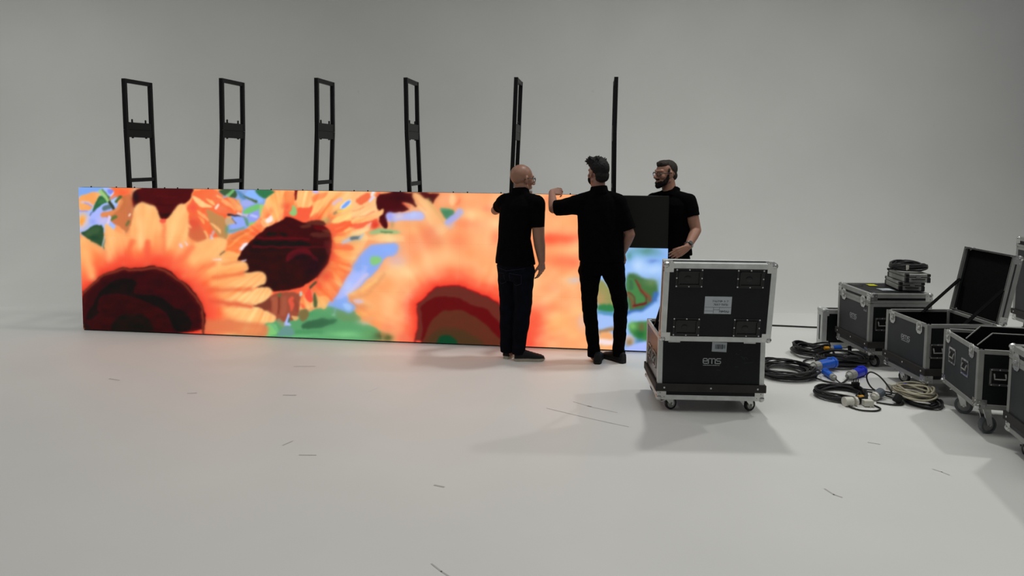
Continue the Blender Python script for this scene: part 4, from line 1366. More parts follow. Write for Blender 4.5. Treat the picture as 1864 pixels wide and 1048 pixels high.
# paper label on the lid (upside down now that the lid is open)
mb = MB().bb(-.093, .093, .207, .335, BLT, BLT + .0015)
lab = mb.build('paper_label', MATS['paper'], blid)
ink = MB()
rnd = random.Random(11)


def scrib(x0, x1, y, h, w=.0022):
    x = x0
    while x < x1:
        lw = rnd.uniform(.006, .010)
        k = rnd.choice([[(0, 0), (0, 1), (1, 1), (1, 0)], [(0, 1), (0, 0), (1, .2), (1, 1)], [(1, 1), (0, .8), (1, .3), (0, 0)], [(0, 0), (.5, 1), (1, 0)], [(0, 1), (1, .9), (.2, 0)],
                        [(0, 0), (0, 1), (1, .5), (0, .5)]])
        ribbon(ink, [(x + a * lw, y + b * h) for a, b in k], w, lambda a, b, t: (a, b, BLT + .0021))
        x += lw + rnd.uniform(.003, .005)


scrib(-.04, .03, .295, .012)
scrib(.040, .048, .295, .012)
scrib(.06, .068, .295, .012)
scrib(-.03, .012, .270, .012)
scrib(.024, .066, .270, .012)
scrib(.01, .082, .219, .012, .003)
for q in (.256, .228):
    ribbon(ink, [(-.09, q), (.09, q)] if q > .24 else [(-.09, .228), (-.03, .228)], .0018, lambda a, b, t: (a, b, BLT + .0021))
ribbon(ink, [(-.03, .256), (-.03, .210)], .0018, lambda a, b, t: (a, b, BLT + .0021))
ribbon(ink, [(.012, .256), (.012, .238), (-.03, .238)], .0018, lambda a, b, t: (a, b, BLT + .0021))
ink.build('handwriting', MATS['ink'], lab)
# barcode sticker on the front
mb = MB()
R = Matrix.Rotation(math.radians(2), 3, 'Y')
fy = -BD / 2 - .0006
mb.box((.055, fy, .497), (.105, .0012, .070), R)
bc = mb.build('barcode_sticker', MATS['paper'], big)
mb = MB()
x = .027
while x < .098:
    wd = rnd.choice([.002, .003, .0045])
    mb.box((x, fy - .0009, .499), (wd, .0006, .034 if x < .082 else .026), R)
    x += wd + rnd.choice([.002, .003])
mb.build('bars', MATS['ink'], bc)
for x in (-.27, .27):                                # hinges between body and lid
    h = MB()
    h.bb(x - .042, x + .042, -BD / 2 - .006, -BD / 2 - .002, BT - .048, BT - .004)
    h.cyl((x - .045, -BD / 2 - .006, BT), (x + .045, -BD / 2 - .006, BT), .007, None, 8)
    for a in (-.026, 0, .026):
        h.sphere((x + a, -BD / 2 - .007, BT - .034), .0045, 6, 4)
    h.build('hinge', MATS['alu'], big)
for x in (-1, 1):
    MB().bar((x * (BW / 2 - .02), .06, BT - .04), (x * (BW / 2 - .02), -BD / 2 - .04, BT + .27), .006, .022, (1, 0, 0)).build('lid_stay', MATS['plastic_black'], big)
sc_ = MB()
for pts in ([(.17, .44), (.178, .452), (.186, .444), (.2, .446)], [(.21, .43), (.235, .42), (.25, .425), (.262, .408)], [(.22, .416), (.24, .41)], [(.235, .382), (.30, .388)], [(.17, .352), (.19, .355)], [(.04, .327), (.07, .328)],
            [(.20, .475), (.215, .479)]):
    ribbon(sc_, pts, .002, lambda a, b, t: (a, -BD / 2 - t, b))
sc_.build('scratch_mark', MATS['ink'], big)

# row of cases on the right; their logo faces look towards the screen (left in the picture)
R90 = math.radians(-90)


def put(near, far, w, d):
    """floor centre and turn of a case from its near-left and far-left bottom corners"""
    n, f = Vector(near), Vector(far)
    dr = (n - f).normalized()                       # local +x
    rz = math.atan2(dr.y, dr.x)
    yv = Vector((-dr.y, dr.x))
    c = (n + f) / 2 + yv * d / 2
    return (c.x, c.y, 0), rz


loc, rz = put((3.186, 6.41), (3.172, 7.005), .595, .555)
caseA = flight_case(loc, rz, .595, .555, .125, .585, 'closed grey flight case carrying two small aluminium cases on its lid', handles=(('right', ((-.165, .40),)), ('left', (0,))),
                    logo_h=.034, logo_z=.40)
lidA = make_lid(caseA, .598, .556, .082, .278, .588, 0, -1, MATS['case_black'], MATS['alu_dull'], dishes=False)
for a in (-.18, .18):
    latch(caseA, face_map('front', .595, .56), a, .585, .9)
mkA = MB()
ribbon(mkA, [(.19, .50), (.2, .52), (.21, .50)], .003, lambda a, b, t: (a, -.555 / 2 - t, b))
ribbon(mkA, [(.222, .50), (.232, .52), (.242, .50)], .003, lambda a, b, t: (a, -.555 / 2 - t, b))
ribbon(mkA, [(.195, .505), (.238, .505)], .003, lambda a, b, t: (a, -.555 / 2 - t, b))
mkA.build('chalk_mark', MATS['logo_white'], caseA)
MB().bb(-.20, -.12, -.345, -.27, .085, .0865).build('yellow_sticker', MATS['label_yellow'], lidA)
MB().bb(.02, .13, -.36, -.24, .085, .0865).build('paper_label', MATS['paper'], lidA)
for x in (-.19, .19):
    for y in (-.10, -.45):
        MB().bb(x - .06, x + .06, y - .045, y + .045, .0825, .0845).build('castor_dish', MATS['plastic_black'], lidA)

loc, rz = put((3.222, 5.575), (3.203, 6.155), .58, .545)
caseB = flight_case(loc, rz, .58, .545, .125, .59, 'open grey flight case with its lid raised behind, second in the row', open_top=True,
                    handles=(('right', ((-.185, .38),)), ('left', (0,))), logo_h=.034, logo_z=.40, wheel_ang=(.4, 2.6, 2.2, .9), inset=.12)
lidB = make_lid(caseB, .582, .545, .075, .2725, .595, math.radians(-101), -1, MATS['case_grey'], MATS['alu_dull'])
for a in (-.19, .19):
    latch(caseB, face_map('front', .58, .548), a, .545, .85)
for x in (-1, 1):
    MB().bar((x * .262, .02, .57), (x * .262, .2725 + .06, .86), .006, .040, (1, 0, 0)).build('lid_strap', MATS['foam_black'], caseB)

loc, rz = put((3.125, 4.795), (3.252, 5.405), .622, .56)
caseC = flight_case(loc, rz, .622, .56, .20, .60, 'open black flight case on tall grey castors with two handles, third in the row', open_top=True, bumper=False, wheel=.060, grey_wheel=True,
                    logo_h=0, handles=(('front', ((-.13, .44), (.10, .42))), ('right', ((-.15, .42),)), ('left', (0,))), wheel_ang=(1.2, 1.9, 2.2, .9), inset=.10)
for a in (-.22, .20):
    latch(caseC, face_map('front', .622, .563), a, .565, .85)
for x, hgt in ((-.02, .690), (.17, .683)):
    dv = MB()
    dv.prism([(-.24, .24), (.26, .24), (.26, hgt), (-.15, hgt), (-.24, .595)], x - .006, x + .006, lambda a, b, t: (t, a, b))
    o = dv.build('divider', MATS['foam_black'], caseC)
    dv = MB()
    dv.bar((x, .26, hgt + .002), (x, -.15, hgt + .002), .012, .005)
    dv.bar((x, -.15, hgt + .002), (x, -.24, .597), .012, .005)
    dv.build('divider_edge', MATS['alu_dull'], o)

loc, rz = put((3.063, 4.01), (3.196, 4.600), .605, .56)
caseD = flight_case(loc, rz, .605, .56, .135, .60, 'closed grey flight case cut off by the right edge, nearest in the row', handles=(('left', (0,)),), logo_h=0,
                    wheel=.052, wheel_ang=(2.9, 3.2, 2.2, .9))
make_lid(caseD, .608, .561, .085, .28, .603, 0, -1, MATS['case_black'], MATS['alu_dull'], dishes=False)
for a in (-.2, .2):
    latch(caseD, face_map('front', .605, .565), a, .60, .95)

loc, rz = put((5.50, 7.36), (5.53, 7.96), .60, .60)
caseE = flight_case(loc, rz, .60, .60, .13, .93, 'tall grey flight case at the right edge behind the raised lid', handles=(('left', (0,)),), logo_h=0)
make_lid(caseE, .603, .601, .10, .30, .933, 0, -1, MATS['case_black'], MATS['alu_dull'], dishes=False)

# low case behind the closed one, standing on the floor
caseF = empty('low_flight_case', (3.34, 7.16, 0), math.radians(-1), 'small black flight case on the floor behind the closed grey case', 'flight case', 'flight cases around the set')
w, d, h = .54, .12, .385
MB().bb(-w / 2, w / 2, -d / 2, d / 2, .012, h).build('body', MATS['case_black'], caseF)
trim_bars(caseF, w, d, .012, h, .045, MATS['alu'])
for x in (-1, 1):
    for y in (-1, 1):
        corner_cap(caseF, x * w / 2, y * d / 2, .012, x, y, -1, 'alu')
        corner_cap(caseF, x * w / 2, y * d / 2, h, x, y, 1, 'alu')

# two small aluminium cases stacked on the closed case
for k, (cx, cy, z0, rz_, lab_) in enumerate(((3.655, 6.735, .676, -8, 'slim aluminium tool case lying on the closed flight case, lower of two'),
                                             (3.672, 6.70, .7575, -3, 'slim aluminium tool case under the cable coil, upper of two'))):
    t = empty('tool_case', (cx, cy, z0), math.radians(rz_), lab_, 'tool case', 'aluminium tool cases')
    w, d, h = .215, .36, .080
    MB().bb(-w / 2, w / 2, -d / 2, d / 2, .002, h * .58).build('body', MATS['alu_dull'], t, .004)
    MB().bb(-w / 2, w / 2, -d / 2, d / 2, h * .64, h - .001).build('lid', MATS['alu_dull'], t, .004)
    MB().bb(-w / 2 + .003, w / 2 - .003, -d / 2 + .003, d / 2 - .003, h * .57, h * .65).build('seam', MATS['plastic_black'], t)
    for x in (-1, 1):
        for y in (-1, 1):
            MB().bb(x * (w / 2 + .002), x * (w / 2 - .03), y * (d / 2 + .002), y * (d / 2 - .03), 0, h * .56).bb(x * (w / 2 + .002), x * (w / 2 - .03), y * (d / 2 + .002), y * (d / 2 - .03), h * .68, h).build('corner_cap', MATS['plastic_black'], t, .003)
    MB().bb(-.02, .02, -d / 2 - .006, -d / 2, h * .5, h * .86).build('latch', MATS['chrome'], t)
    MB().tube([(-.055, -d / 2, h * .40), (-.05, -d / 2 - .014, h * .40), (.05, -d / 2 - .014, h * .40), (.055, -d / 2, h * .40)], .006, 6).build('grip', MATS['plastic_black'], t)

# ---------------------------------------------------------------- cables and plugs
def coil_path(cx, cy, rx, ry, turns, r, seed, z0=0.0, h=.05, spread=.22, start=0.0, rot=0.0, per=26):
    """hand-coiled cable: loops of uneven size lying over one another"""
    rnd = random.Random(seed)
    n = int(turns * per)
    pts = []
    sz = [rnd.uniform(1 - spread, 1 + spread * .2) for _ in range(int(turns) + 3)]
    ox = [rnd.uniform(-.08, .08) for _ in range(int(turns) + 3)]
    lv = [rnd.uniform(0, 1) for _ in range(int(turns) + 3)]
    cr, sr = math.cos(rot), math.sin(rot)
    for i in range(n + 1):
        t = i / per
        k = int(t)
        q = t - k
        q = q * q * (3 - 2 * q)
        s = sz[k] * (1 - q) + sz[k + 1] * q
        o = ox[k] * (1 - q) + ox[k + 1] * q
        l = (k / max(turns, 1)) * .6 + .4 * (lv[k] * (1 - q) + lv[k + 1] * q)
        a = start + t * 2 * math.pi
        wob = 1 + .05 * math.sin(3 * a + seed)
        x, y = math.cos(a) * rx * s * wob + o * rx, math.sin(a) * ry * s * wob + o * ry
        pts.append((cx + x * cr - y * sr, cy + x * sr + y * cr, z0 + r + h * l * (.75 + .25 * math.sin(2 * a + k))))
    return pts


def smooth_path(P, per=8):
    P = [Vector(p) for p in P]
    out = []
    for i in range(len(P) - 1):
        p0, p1, p2, p3 = P[max(i - 1, 0)], P[i], P[i + 1], P[min(i + 2, len(P) - 1)]
        for k in range(per):
            t = k / per
            out.append(.5 * ((2 * p1) + (p2 - p0) * t + (2 * p0 - 5 * p1 + 4 * p2 - p3) * t * t + (3 * p1 - p0 - 3 * p2 + p3) * t ** 3))
    out.append(P[-1])
    return out


def plug(parent, p0, p1, r, m, m2='plug_grey', gland=.35, name='plug', flange=True):
    """industrial plug: coloured barrel with a rim, grey gland at the cable end p0"""
    p0, p1 = Vector(p0), Vector(p1)
    d = p1 - p0
    a = p0 + d * gland
    b = MB()
    b.cyl(a, p1, r, r * 1.06, 14)
    if flange:
        b.cyl(p1 - d * .10, p1 - d * .02, r * 1.16, None, 14)
        sd = d.normalized().orthogonal().normalized()
        b.box(p1 - d * .22 + Vector((0, 0, r * 1.0)), (r * .8, r * .8, r * .35))
    o = b.build(name, MATS[m], parent, 0, False)
    g = MB()
    g.cyl(p0, p0 + d * gland * .4, r * .45, r * .72, 12)
    g.cyl(p0 + d * gland * .4, a, r * .92, r * .96, 12)
    g.build('gland', MATS[m2], o)
    return o


def cable(name, label, paths, r, m='cable_black', group='cables lying about', n=6):
    p = paths[0][0]
    c = empty(name, (p[0], p[1], 0), 0, label, 'cable', group)
    off = Vector((p[0], p[1], 0))
    for q in paths:
        MB().tube([Vector(v) - off for v in q], r, n).build('cord', MATS[m], c, 0, True)
    return c, off


# coil behind the big case with blue connector
c, off = cable('cable_coil', 'black cable coil beside the big case, ending in a large blue plug',
               [coil_path(2.37, 6.20, .245, .25, 17, .0085, 3, h=.085, spread=.42), smooth_path([(2.55, 6.05, .03), (2.62, 6.0, .01), (2.72, 5.93, .009), (2.80, 5.98, .02), (2.85, 6.04, .04)])], .008)
plug(c, Vector((2.60, 6.22, .06)) - off, Vector((2.86, 6.34, .075)) - off, .042, 'plug_blue')
plug(c, Vector((2.83, 6.03, .04)) - off, Vector((3.04, 6.19, .045)) - off, .040, 'plug_navy', gland=.42)
c, off = cable('power_lead', 'thin black lead running over the floor from a small blue plug',
               [smooth_path([(2.715, 5.985, .03), (2.74, 5.94, .01), (2.80, 5.88, .006), (2.87, 5.80, .006), (2.98, 5.76, .006), (3.06, 5.70, .006), (3.10, 5.62, .006)])], .0055)
plug(c, Vector((2.72, 6.0, .03)) - off, Vector((2.71, 6.19, .035)) - off, .027, 'plug_blue', gland=.3)
# coil further back with yellow tape
c, off = cable('cable_coil', 'black cable coil with yellow tape behind the blue plugs',
               [coil_path(2.86, 6.86, .19, .18, 11, .0085, 8, h=.13, spread=.4), smooth_path([(2.80, 6.66, .02), (2.70, 6.60, .012), (2.67, 6.52, .012), (2.74, 6.47, .012), (2.86, 6.56, .03)])], .0085)
MB().cyl(Vector((2.93, 6.72, .10)) - off, Vector((2.975, 6.72, .10)) - off, .017, None, 10).build('tape', MATS['tape_yellow'], c)
plug(c, Vector((2.99, 6.72, .10)) - off, Vector((3.09, 6.74, .10)) - off, .024, 'plug_blue', gland=.2, flange=False)
# heavy coil at the castor of the closed case
c, off = cable('cable_coil', 'heavy thick black cable coil lying under the closed grey case front',
               [coil_path(2.985, 6.50, .22, .155, 19, .011, 21, h=.10, spread=.35, start=1.0)], .012)
# nearer coil with white plugs
c, off = cable('cable_coil', 'nearest black cable coil, with white plug and yellow tape',
               [coil_path(2.60, 5.62, .19, .17, 10, .0078, 5, h=.07, spread=.22)], .0075)
MB().cyl(Vector((2.66, 5.47, .045)) - off, Vector((2.70, 5.48, .045)) - off, .016, None, 10).build('tape', MATS['tape_yellow'], c)
MB().cyl(Vector((2.52, 5.40, .035)) - off, Vector((2.585, 5.41, .035)) - off, .036, .034, 16).build('socket', MATS['plug_white'], c)
MB().cyl(Vector((2.60, 5.41, .035)) - off, Vector((2.62, 5.415, .035)) - off, .034, .034, 16).build('socket_ring', MATS['plug_white'], c)
k = MB()
k.box(Vector((2.745, 5.70, .075)) - off, (.055, .03, .035))
for a in (-.016, .004, .02):
    k.box(Vector((2.745 + a, 5.70, .105)) - off, (.006, .004, .03))
k.build('mains_plug', MATS['plastic_black'], c)
# loose looping cord
c, off = cable('loose_cable', 'single black cord rising in a tall loop between the coils',
               [smooth_path([(2.57, 5.42, .012), (2.55, 5.36, .008), (2.60, 5.29, .008), (2.70, 5.28, .008), (2.76, 5.33, .008), (2.74, 5.42, .008), (2.69, 5.52, .010), (2.72, 5.62, .02),
                             (2.80, 5.66, .03), (2.90, 5.62, .03), (2.97, 5.58, .04), (2.96, 5.62, .09), (2.92, 5.68, .15), (2.87, 5.72, .17), (2.84, 5.72, .13), (2.86, 5.68, .06),
                             (2.93, 5.62, .02), (3.0, 5.52, .01), (2.98, 5.43, .008), (2.90, 5.42, .008), (2.80, 5.47, .008)])], .0065)
plug(c, Vector((2.80, 5.52, .03)) - off, Vector((2.90, 5.60, .045)) - off, .034, 'plug_slate', 'plug_white', gland=.3, flange=False)
k = MB()
k.box(Vector((2.70, 5.40, .028)) - off, (.07, .05, .04))
for a in (-.014, .012):
    k.box(Vector((2.72 + a, 5.37, .006)) - off, (.006, .012, .01))
k.build('mains_plug', MATS['plug_white'], c)
k = MB()
k.box(Vector((2.965, 5.47, .04)) - off, (.045, .04, .07), Matrix.Rotation(.5, 3, 'Y'))
k.build('mains_plug', MATS['plastic_black'], c)
# beige coil
c, off = cable('cable_coil', 'beige cable coil lying before the castors of the open case',
               [coil_path(3.115, 5.53, .145, .165, 9, .0075, 14, z0=.045, h=.075, spread=.5)], .0075, 'cable_beige')
k = MB()
k.box(Vector((3.01, 5.66, .07)) - off, (.06, .05, .05), Matrix.Rotation(.4, 3, 'Z'))
k.box(Vector((3.045, 5.60, .06)) - off, (.05, .05, .045), Matrix.Rotation(-.3, 3, 'Z'))
k.build('mains_plug', MATS['plug_white'], c)
MB().cyl(Vector((3.10, 5.70, .06)) - off, Vector((3.15, 5.72, .07)) - off, .026, .022, 12).build('connector', MATS['plug_navy'], c)
c, off = cable('cable_coil', 'flat black cable coil half hidden under the beige coil',
               [coil_path(3.15, 5.47, .15, .155, 9, .008, 31, h=.03, spread=.5)], .008)
# cable along the back of the floor
c, off = cable('floor_cable', 'long black cable crossing the floor behind the big case', [smooth_path([(1.2, 8.15, .008), (1.9, 8.12, .008), (2.5, 8.10, .008), (3.0, 8.03, .008), (3.5, 7.96, .008), (4.2, 7.98, .008)])], .011)
# coil on the tool cases
c, off = cable('cable_coil', 'black cable coil resting on the two aluminium tool cases',
               [coil_path(3.655, 6.70, .155, .15, 14, .009, 41, z0=.840, h=.095, spread=.35)], .009)
MB().box(Vector((3.585, 6.565, .887)) - off, (.022, .012, .045)).build('tape', MATS['plug_white'], c)
MB().cyl(Vector((3.50, 6.66, .862)) - off, Vector((3.46, 6.65, .862)) - off, .008, None, 8).sphere(Vector((3.455, 6.65, .862)) - off, .011, 8, 5).build('connector', MATS['plastic_black'], c)

# ---------------------------------------------------------------- people
def capsule(p0, r0, p1, r1, n=18):
    m = MB()
    p0, p1 = Vector(p0), Vector(p1)
    d = p1 - p0
    L = max(d.length, 1e-5)
    d = d / L
    a = d.orthogonal().normalized()
    b = d.cross(a)
    rings = []
    for k in range(1, 5):
        t = math.pi / 2 * k / 4
        rings.append((p0 - d * r0 * math.cos(t), r0 * math.sin(t)))
    for k in range(4, 0, -1):
        t = math.pi / 2 * k / 4
        rings.append((p1 + d * r1 * math.cos(t), r1 * math.sin(t)))
    vs = [p0 - d * r0]
    for c, r in rings:
        vs += [c + (a * math.cos(2 * math.pi * i / n) + b * math.sin(2 * math.pi * i / n)) * r for i in range(n)]
    vs.append(p1 + d * r1)
    fs = [(0, 1 + (i + 1) % n, 1 + i) for i in range(n)]
    for j in range(len(rings) - 1):
        q, w = 1 + j * n, 1 + (j + 1) * n
        fs += [(q + i, q + (i + 1) % n, w + (i + 1) % n, w + i) for i in range(n)]
    q, e = 1 + (len(rings) - 1) * n, len(vs) - 1
    fs += [(q + i, q + (i + 1) % n, e) for i in range(n)]
    m.add(vs, fs)
    return m


def chain(pts):
    """pts: [(p, r), ...] -> list of tapered capsules"""
    return [capsule(pts[i][0], pts[i][1], pts[i + 1][0], pts[i + 1][1]) for i in range(len(pts) - 1)]


def cone(p0, r0, p1, r1, n=18):
    return MB().cyl(p0, p1, r0, r1, n)


def ell(c, r, R=None):
    m = MB().sphere((0, 0, 0), r, 36, 22)
    R = R or Matrix.Identity(3)
    m.v = [tuple(Vector(c) + R @ Vector(v)) for v in m.v]
    return m


def loft(secs, yaw=0.0, n=28, p=2.3):
    """closed loft through super-elliptic sections (cx, cy, z, a, b); a along the figure's right, b along its front"""
    ca, sa = math.cos(yaw), math.sin(yaw)
    m = MB()
    vs = []
    for s in secs:
        cx, cy, z, a, b = s
        for i in range(n):
            t = 2 * math.pi * i / n
            c, q = math.cos(t), math.sin(t)
            x = a * math.copysign(abs(c) ** (2 / p), c)
            y = b * math.copysign(abs(q) ** (2 / p), q)
            vs.append((cx + x * ca - y * sa, cy + x * sa + y * ca, z))
    fs = []
    for j in range(len(secs) - 1):
        q, w = j * n, (j + 1) * n
        fs += [(q + i, q + (i + 1) % n, w + (i + 1) % n, w + i) for i in range(n)]
    fs += [tuple(range(n))[::-1], tuple(range((len(secs) - 1) * n, len(secs) * n))]
    m.add(vs, fs)
    return m


def fuse(name, prims, voxel, material, parent, smooth=3, wrinkle=None):
    """join overlapping solids into one continuous skin"""
    acc = MB()
    for q in prims:
        acc.add(q.v, q.f)
    me = acc.mesh(name + '_src')
    o = bpy.data.objects.new('tmp', me)
    col.objects.link(o)
    r = o.modifiers.new('r', 'REMESH')
    r.mode = 'VOXEL'
    r.voxel_size = voxel
    if smooth:
        s = o.modifiers.new('s', 'SMOOTH')
        s.factor = .5
        s.iterations = smooth
    dg = bpy.context.evaluated_depsgraph_get()
    out = bpy.data.meshes.new_from_object(o.evaluated_get(dg))
    bpy.data.objects.remove(o)
    bpy.data.meshes.remove(me)
    out.name = name
    if wrinkle:
        amp, sc, stretch = wrinkle
        nv = len(out.vertices)
        co = np.empty(nv * 3, np.float32)
        out.vertices.foreach_get('co', co)
        no = np.empty(nv * 3, np.float32)
        out.vertices.foreach_get('normal', no)
        co = co.reshape(-1, 3)
        no = no.reshape(-1, 3)
        d = np.array([noise.noise(Vector((c[0] * sc, c[1] * sc, c[2] * sc * stretch))) + .5 * noise.noise(Vector((c[0] * sc * 2.3 + 7, c[1] * sc * 2.3, c[2] * sc * stretch * 2.1))) for c in co])
        co = co + no * (d * amp)[:, None]
        out.vertices.foreach_set('co', co.astype(np.float32).ravel())
    out.materials.clear()
    return link(name, out, material, parent, True)


def hand(wrist, d, n, sgn, curls=(.35, .45, .4, .5), L=1.0, spread=.10, thumb=(.55, .7, .35), curl2=.9):
    """palm, four unequal fingers and a thumb; d towards the fingers, n out of the palm, sgn the thumb side"""
    d = Vector(d).normalized()
    n = Vector(n)
    n = (n - d * n.dot(d)).normalized()
    t = n.cross(d) * sgn
    w = Vector(wrist)
    pr = []
    lens = [(.043, .027, .021), (.047, .031, .022), (.043, .029, .021), (.034, .021, .018)]
    for i in range(4):
        o = (1.5 - i)
        kn = w + d * (.088 - .005 * abs(i - 1)) * L + t * o * .0215 * L
        pr.append(capsule(w + t * o * .010 * L, .0185 * L, kn, .0125 * L, 10))
        a = spread * o
        dd = (d + t * a).normalized()
        c = curls[i]
        p = kn
        ang = 0
        for k, seg in enumerate(lens[i]):
            ang += c * (1 if k == 0 else curl2)
            dv = dd * math.cos(ang) + n * math.sin(ang)
            q = p + dv * seg * L
            pr.append(capsule(p, (.0098 - .0008 * k) * L, q, (.0090 - .0009 * k) * L, 10))
            p = q
    tb = w + d * .028 * L + t * .024 * L
    pr.append(capsule(w + d * .02 * L + t * .01 * L, .017 * L, tb, .015 * L, 10))
    td = (d * thumb[0] + t * thumb[1] + n * thumb[2]).normalized()
    p = tb
    for k, seg in enumerate((.040, .032, .024)):
        td2 = (td + (d * .35 + n * .2) * k * .6).normalized()
        q = p + td2 * seg * L
        pr.append(capsule(p, (.0125 - .0012 * k) * L, q, (.0112 - .0014 * k) * L, 10))
        p = q
    return pr


def head_rot(fwd, tilt=0.0):
    f = Vector(fwd).normalized()
    up = Vector((0, 0, 1))
    r = f.cross(up).normalized()
    up = r.cross(f)
    R = Matrix((r, f, up)).transposed()
    return R @ Matrix.Rotation(tilt, 3, 'Y')


def head_prims(c, R, s=1.0):
    """skull, brow, cheeks, nose, lips, jaw, ears; local x right, y front, z up"""
    C = Vector(c)

    def P(x, y, z):
        return C + R @ (Vector((x, y, z)) * s)

    def E(x, y, z, a, b, h, Q=None):
        return ell(P(x, y, z), (a * s, b * s, h * s), R if Q is None else R @ Q)
    pr = [E(0, -.018, .034, .077, .098, .088), E(0, .02, .0, .068, .072, .095), E(0, .03, -.055, .054, .054, .055)]
    pr += [capsule(P(-.048, .0, -.055), .026 * s, P(-.012, .068, -.095), .020 * s), capsule(P(.048, .0, -.055), .026 * s, P(.012, .068, -.095), .020 * s)]
    pr.append(capsule(P(-.012, .072, -.096), .019 * s, P(.012, .072, -.096), .019 * s))
    pr += [capsule(P(-.045, .066, .032), .013 * s, P(-.008, .084, .030), .013 * s), capsule(P(.045, .066, .032), .013 * s, P(.008, .084, .030), .013 * s)]
    pr += [E(-.042, .055, -.018, .026, .026, .024), E(.042, .055, -.018, .026, .026, .024)]
    pr += chain([(P(0, .086, .024), .009 * s), (P(0, .102, -.004), .010 * s), (P(0, .112, -.024), .0135 * s)])
    pr += [E(-.013, .098, -.030, .009, .011, .009), E(.013, .098, -.030, .009, .011, .009)]
    pr += [capsule(P(-.020, .080, -.056), .007 * s, P(0, .090, -.055), .008 * s), capsule(P(.020, .080, -.056), .007 * s, P(0, .090, -.055), .008 * s)]
    pr += [capsule(P(-.018, .079, -.067), .007 * s, P(0, .088, -.068), .0085 * s), capsule(P(.018, .079, -.067), .007 * s, P(0, .088, -.068), .0085 * s)]
    for q in (-1, 1):
        Q = Matrix.Rotation(q * .35, 3, 'Z') @ Matrix.Rotation(-.12, 3, 'X')
        pr.append(E(q * .079, -.008, .0, .010, .020, .032, Q))
        pr.append(E(q * .074, -.002, -.026, .009, .012, .012))
    return pr, P


def add_eyes(parent, P, R, s=1.0):
    for q in (-1, 1):
        m = MB().sphere((0, 0, 0), .0125 * s, 12, 8)
        m.v = [tuple(P(q * .032, .071, .006) + Vector(v)) for v in m.v]
        e = m.build('eye', MATS['eye_white'], parent, 0, True)
        m = MB().sphere((0, 0, 0), .0062 * s, 8, 6)
        m.v = [tuple(P(q * .032, .0795, .006) + Vector(v)) for v in m.v]
        m.build('iris', MATS['hair_brown'], e, 0, True)


def add_glasses(parent, P, m='glasses'):
    g = MB()
    for q in (-1, 1):
        ring = [P(q * (.034 + .025 * math.cos(a)), .098 - .010 * abs(math.cos(a)) * (1 if q * math.cos(a) * q > 0 else 0), .004 + .018 * math.sin(a)) for a in [2 * math.pi * i / 18 for i in range(18)]]
        g.tube(ring, .0034, 6, closed=True)
        g.tube([P(q * .059, .090, .010), P(q * .080, .06, .012), P(q * .088, .0, .014), P(q * .086, -.022, .006), P(q * .084, -.032, -.008)], .0036, 6)
    g.tube([P(-.010, .099, .008), P(0, .104, .010), P(.010, .099, .008)], .003, 6)
    return g.build('eyeglasses', MATS[m], parent)


def shoe(parent, heel, yaw, L=.285, W=.100, m='shoe_black', sole='sole_black', pitch=0.0):
    """heel: floor point under the heel; yaw: pointing direction"""
    d = Vector((math.cos(yaw), math.sin(yaw), 0))
    s = Vector((-d.y, d.x, 0))
    h = Vector(heel)

    def outline(t, k=1.0):
        w = np.interp(t, [0, .06, .2, .45, .7, .88, .97, 1], [.40, .62, .74, .70, 1.0, .86, .5, .2]) * W / 2 * k
        return w
    def sec(t, z0, z1, k):
        w = outline(t, k)
        c = h + d * (t * L)
        lift = math.sin(pitch) * t * L
        return c, w, z0 + lift, z1 + lift
    so = MB()
    ts = [0, .03, .1, .25, .45, .6, .75, .88, .96, 1]
    n = len(ts)
    vs = []
    for t in ts:
        c, w, z0, z1 = sec(t, .0, .026, 1.08)
        z0 += .012 * max(0, (t - .8) / .2)
        vs += [c + s * w + Vector((0, 0, z0)), c - s * w + Vector((0, 0, z0)), c - s * w + Vector((0, 0, z1)), c + s * w + Vector((0, 0, z1))]
    fs = []
    for i in range(n - 1):
        a, b = i * 4, i * 4 + 4
        fs += [(a + j, a + (j + 1) % 4, b + (j + 1) % 4, b + j) for j in range(4)]
    fs += [(0, 1, 2, 3), ((n - 1) * 4 + 3, (n - 1) * 4 + 2, (n - 1) * 4 + 1, (n - 1) * 4)]
    so.add(vs, fs)
    up = []
    hs = np.interp
    tl = [.06, .15, .25, .35, .45, .55, .65, .75, .85, .93]
    top = [.095, .105, .105, .100, .090, .080, .070, .062, .054, .042]
    for i in range(len(tl) - 1):
        for (t, z), (t2, z2) in [((tl[i], top[i]), (tl[i + 1], top[i + 1]))]:
            c, w, _, _ = sec(t, 0, 0, 1.0)
            c2, w2, _, _ = sec(t2, 0, 0, 1.0)
            up.append(loft_between(c, w, z, c2, w2, z2, d, s))
    o = fuse('shoe', up, .006, MATS[m], parent, 2)
    so.build('sole', MATS[sole], o, .002)
    return o


def loft_between(c, w, z, c2, w2, z2, d, s):
    m = MB()
    vs = []
    n = 12
    for cc, ww, zz in ((c - d * .012, w, z), (c2 + d * .012, w2, z2)):
        for i in range(n):
            a = math.pi * i / (n - 1)
            x = ww * math.copysign(abs(math.cos(a)) ** .7, math.cos(a))
            y = .022 + (zz - .022) * abs(math.sin(a)) ** .75
            vs.append(cc + s * x + Vector((0, 0, y)))
        vs += []
    fs = [(i, i + 1, n + i + 1, n + i) for i in range(n - 1)] + [(n - 1, 0, n, 2 * n - 1), tuple(range(n))[::-1], tuple(range(n, 2 * n))]
    m.add(vs, fs)
    return m


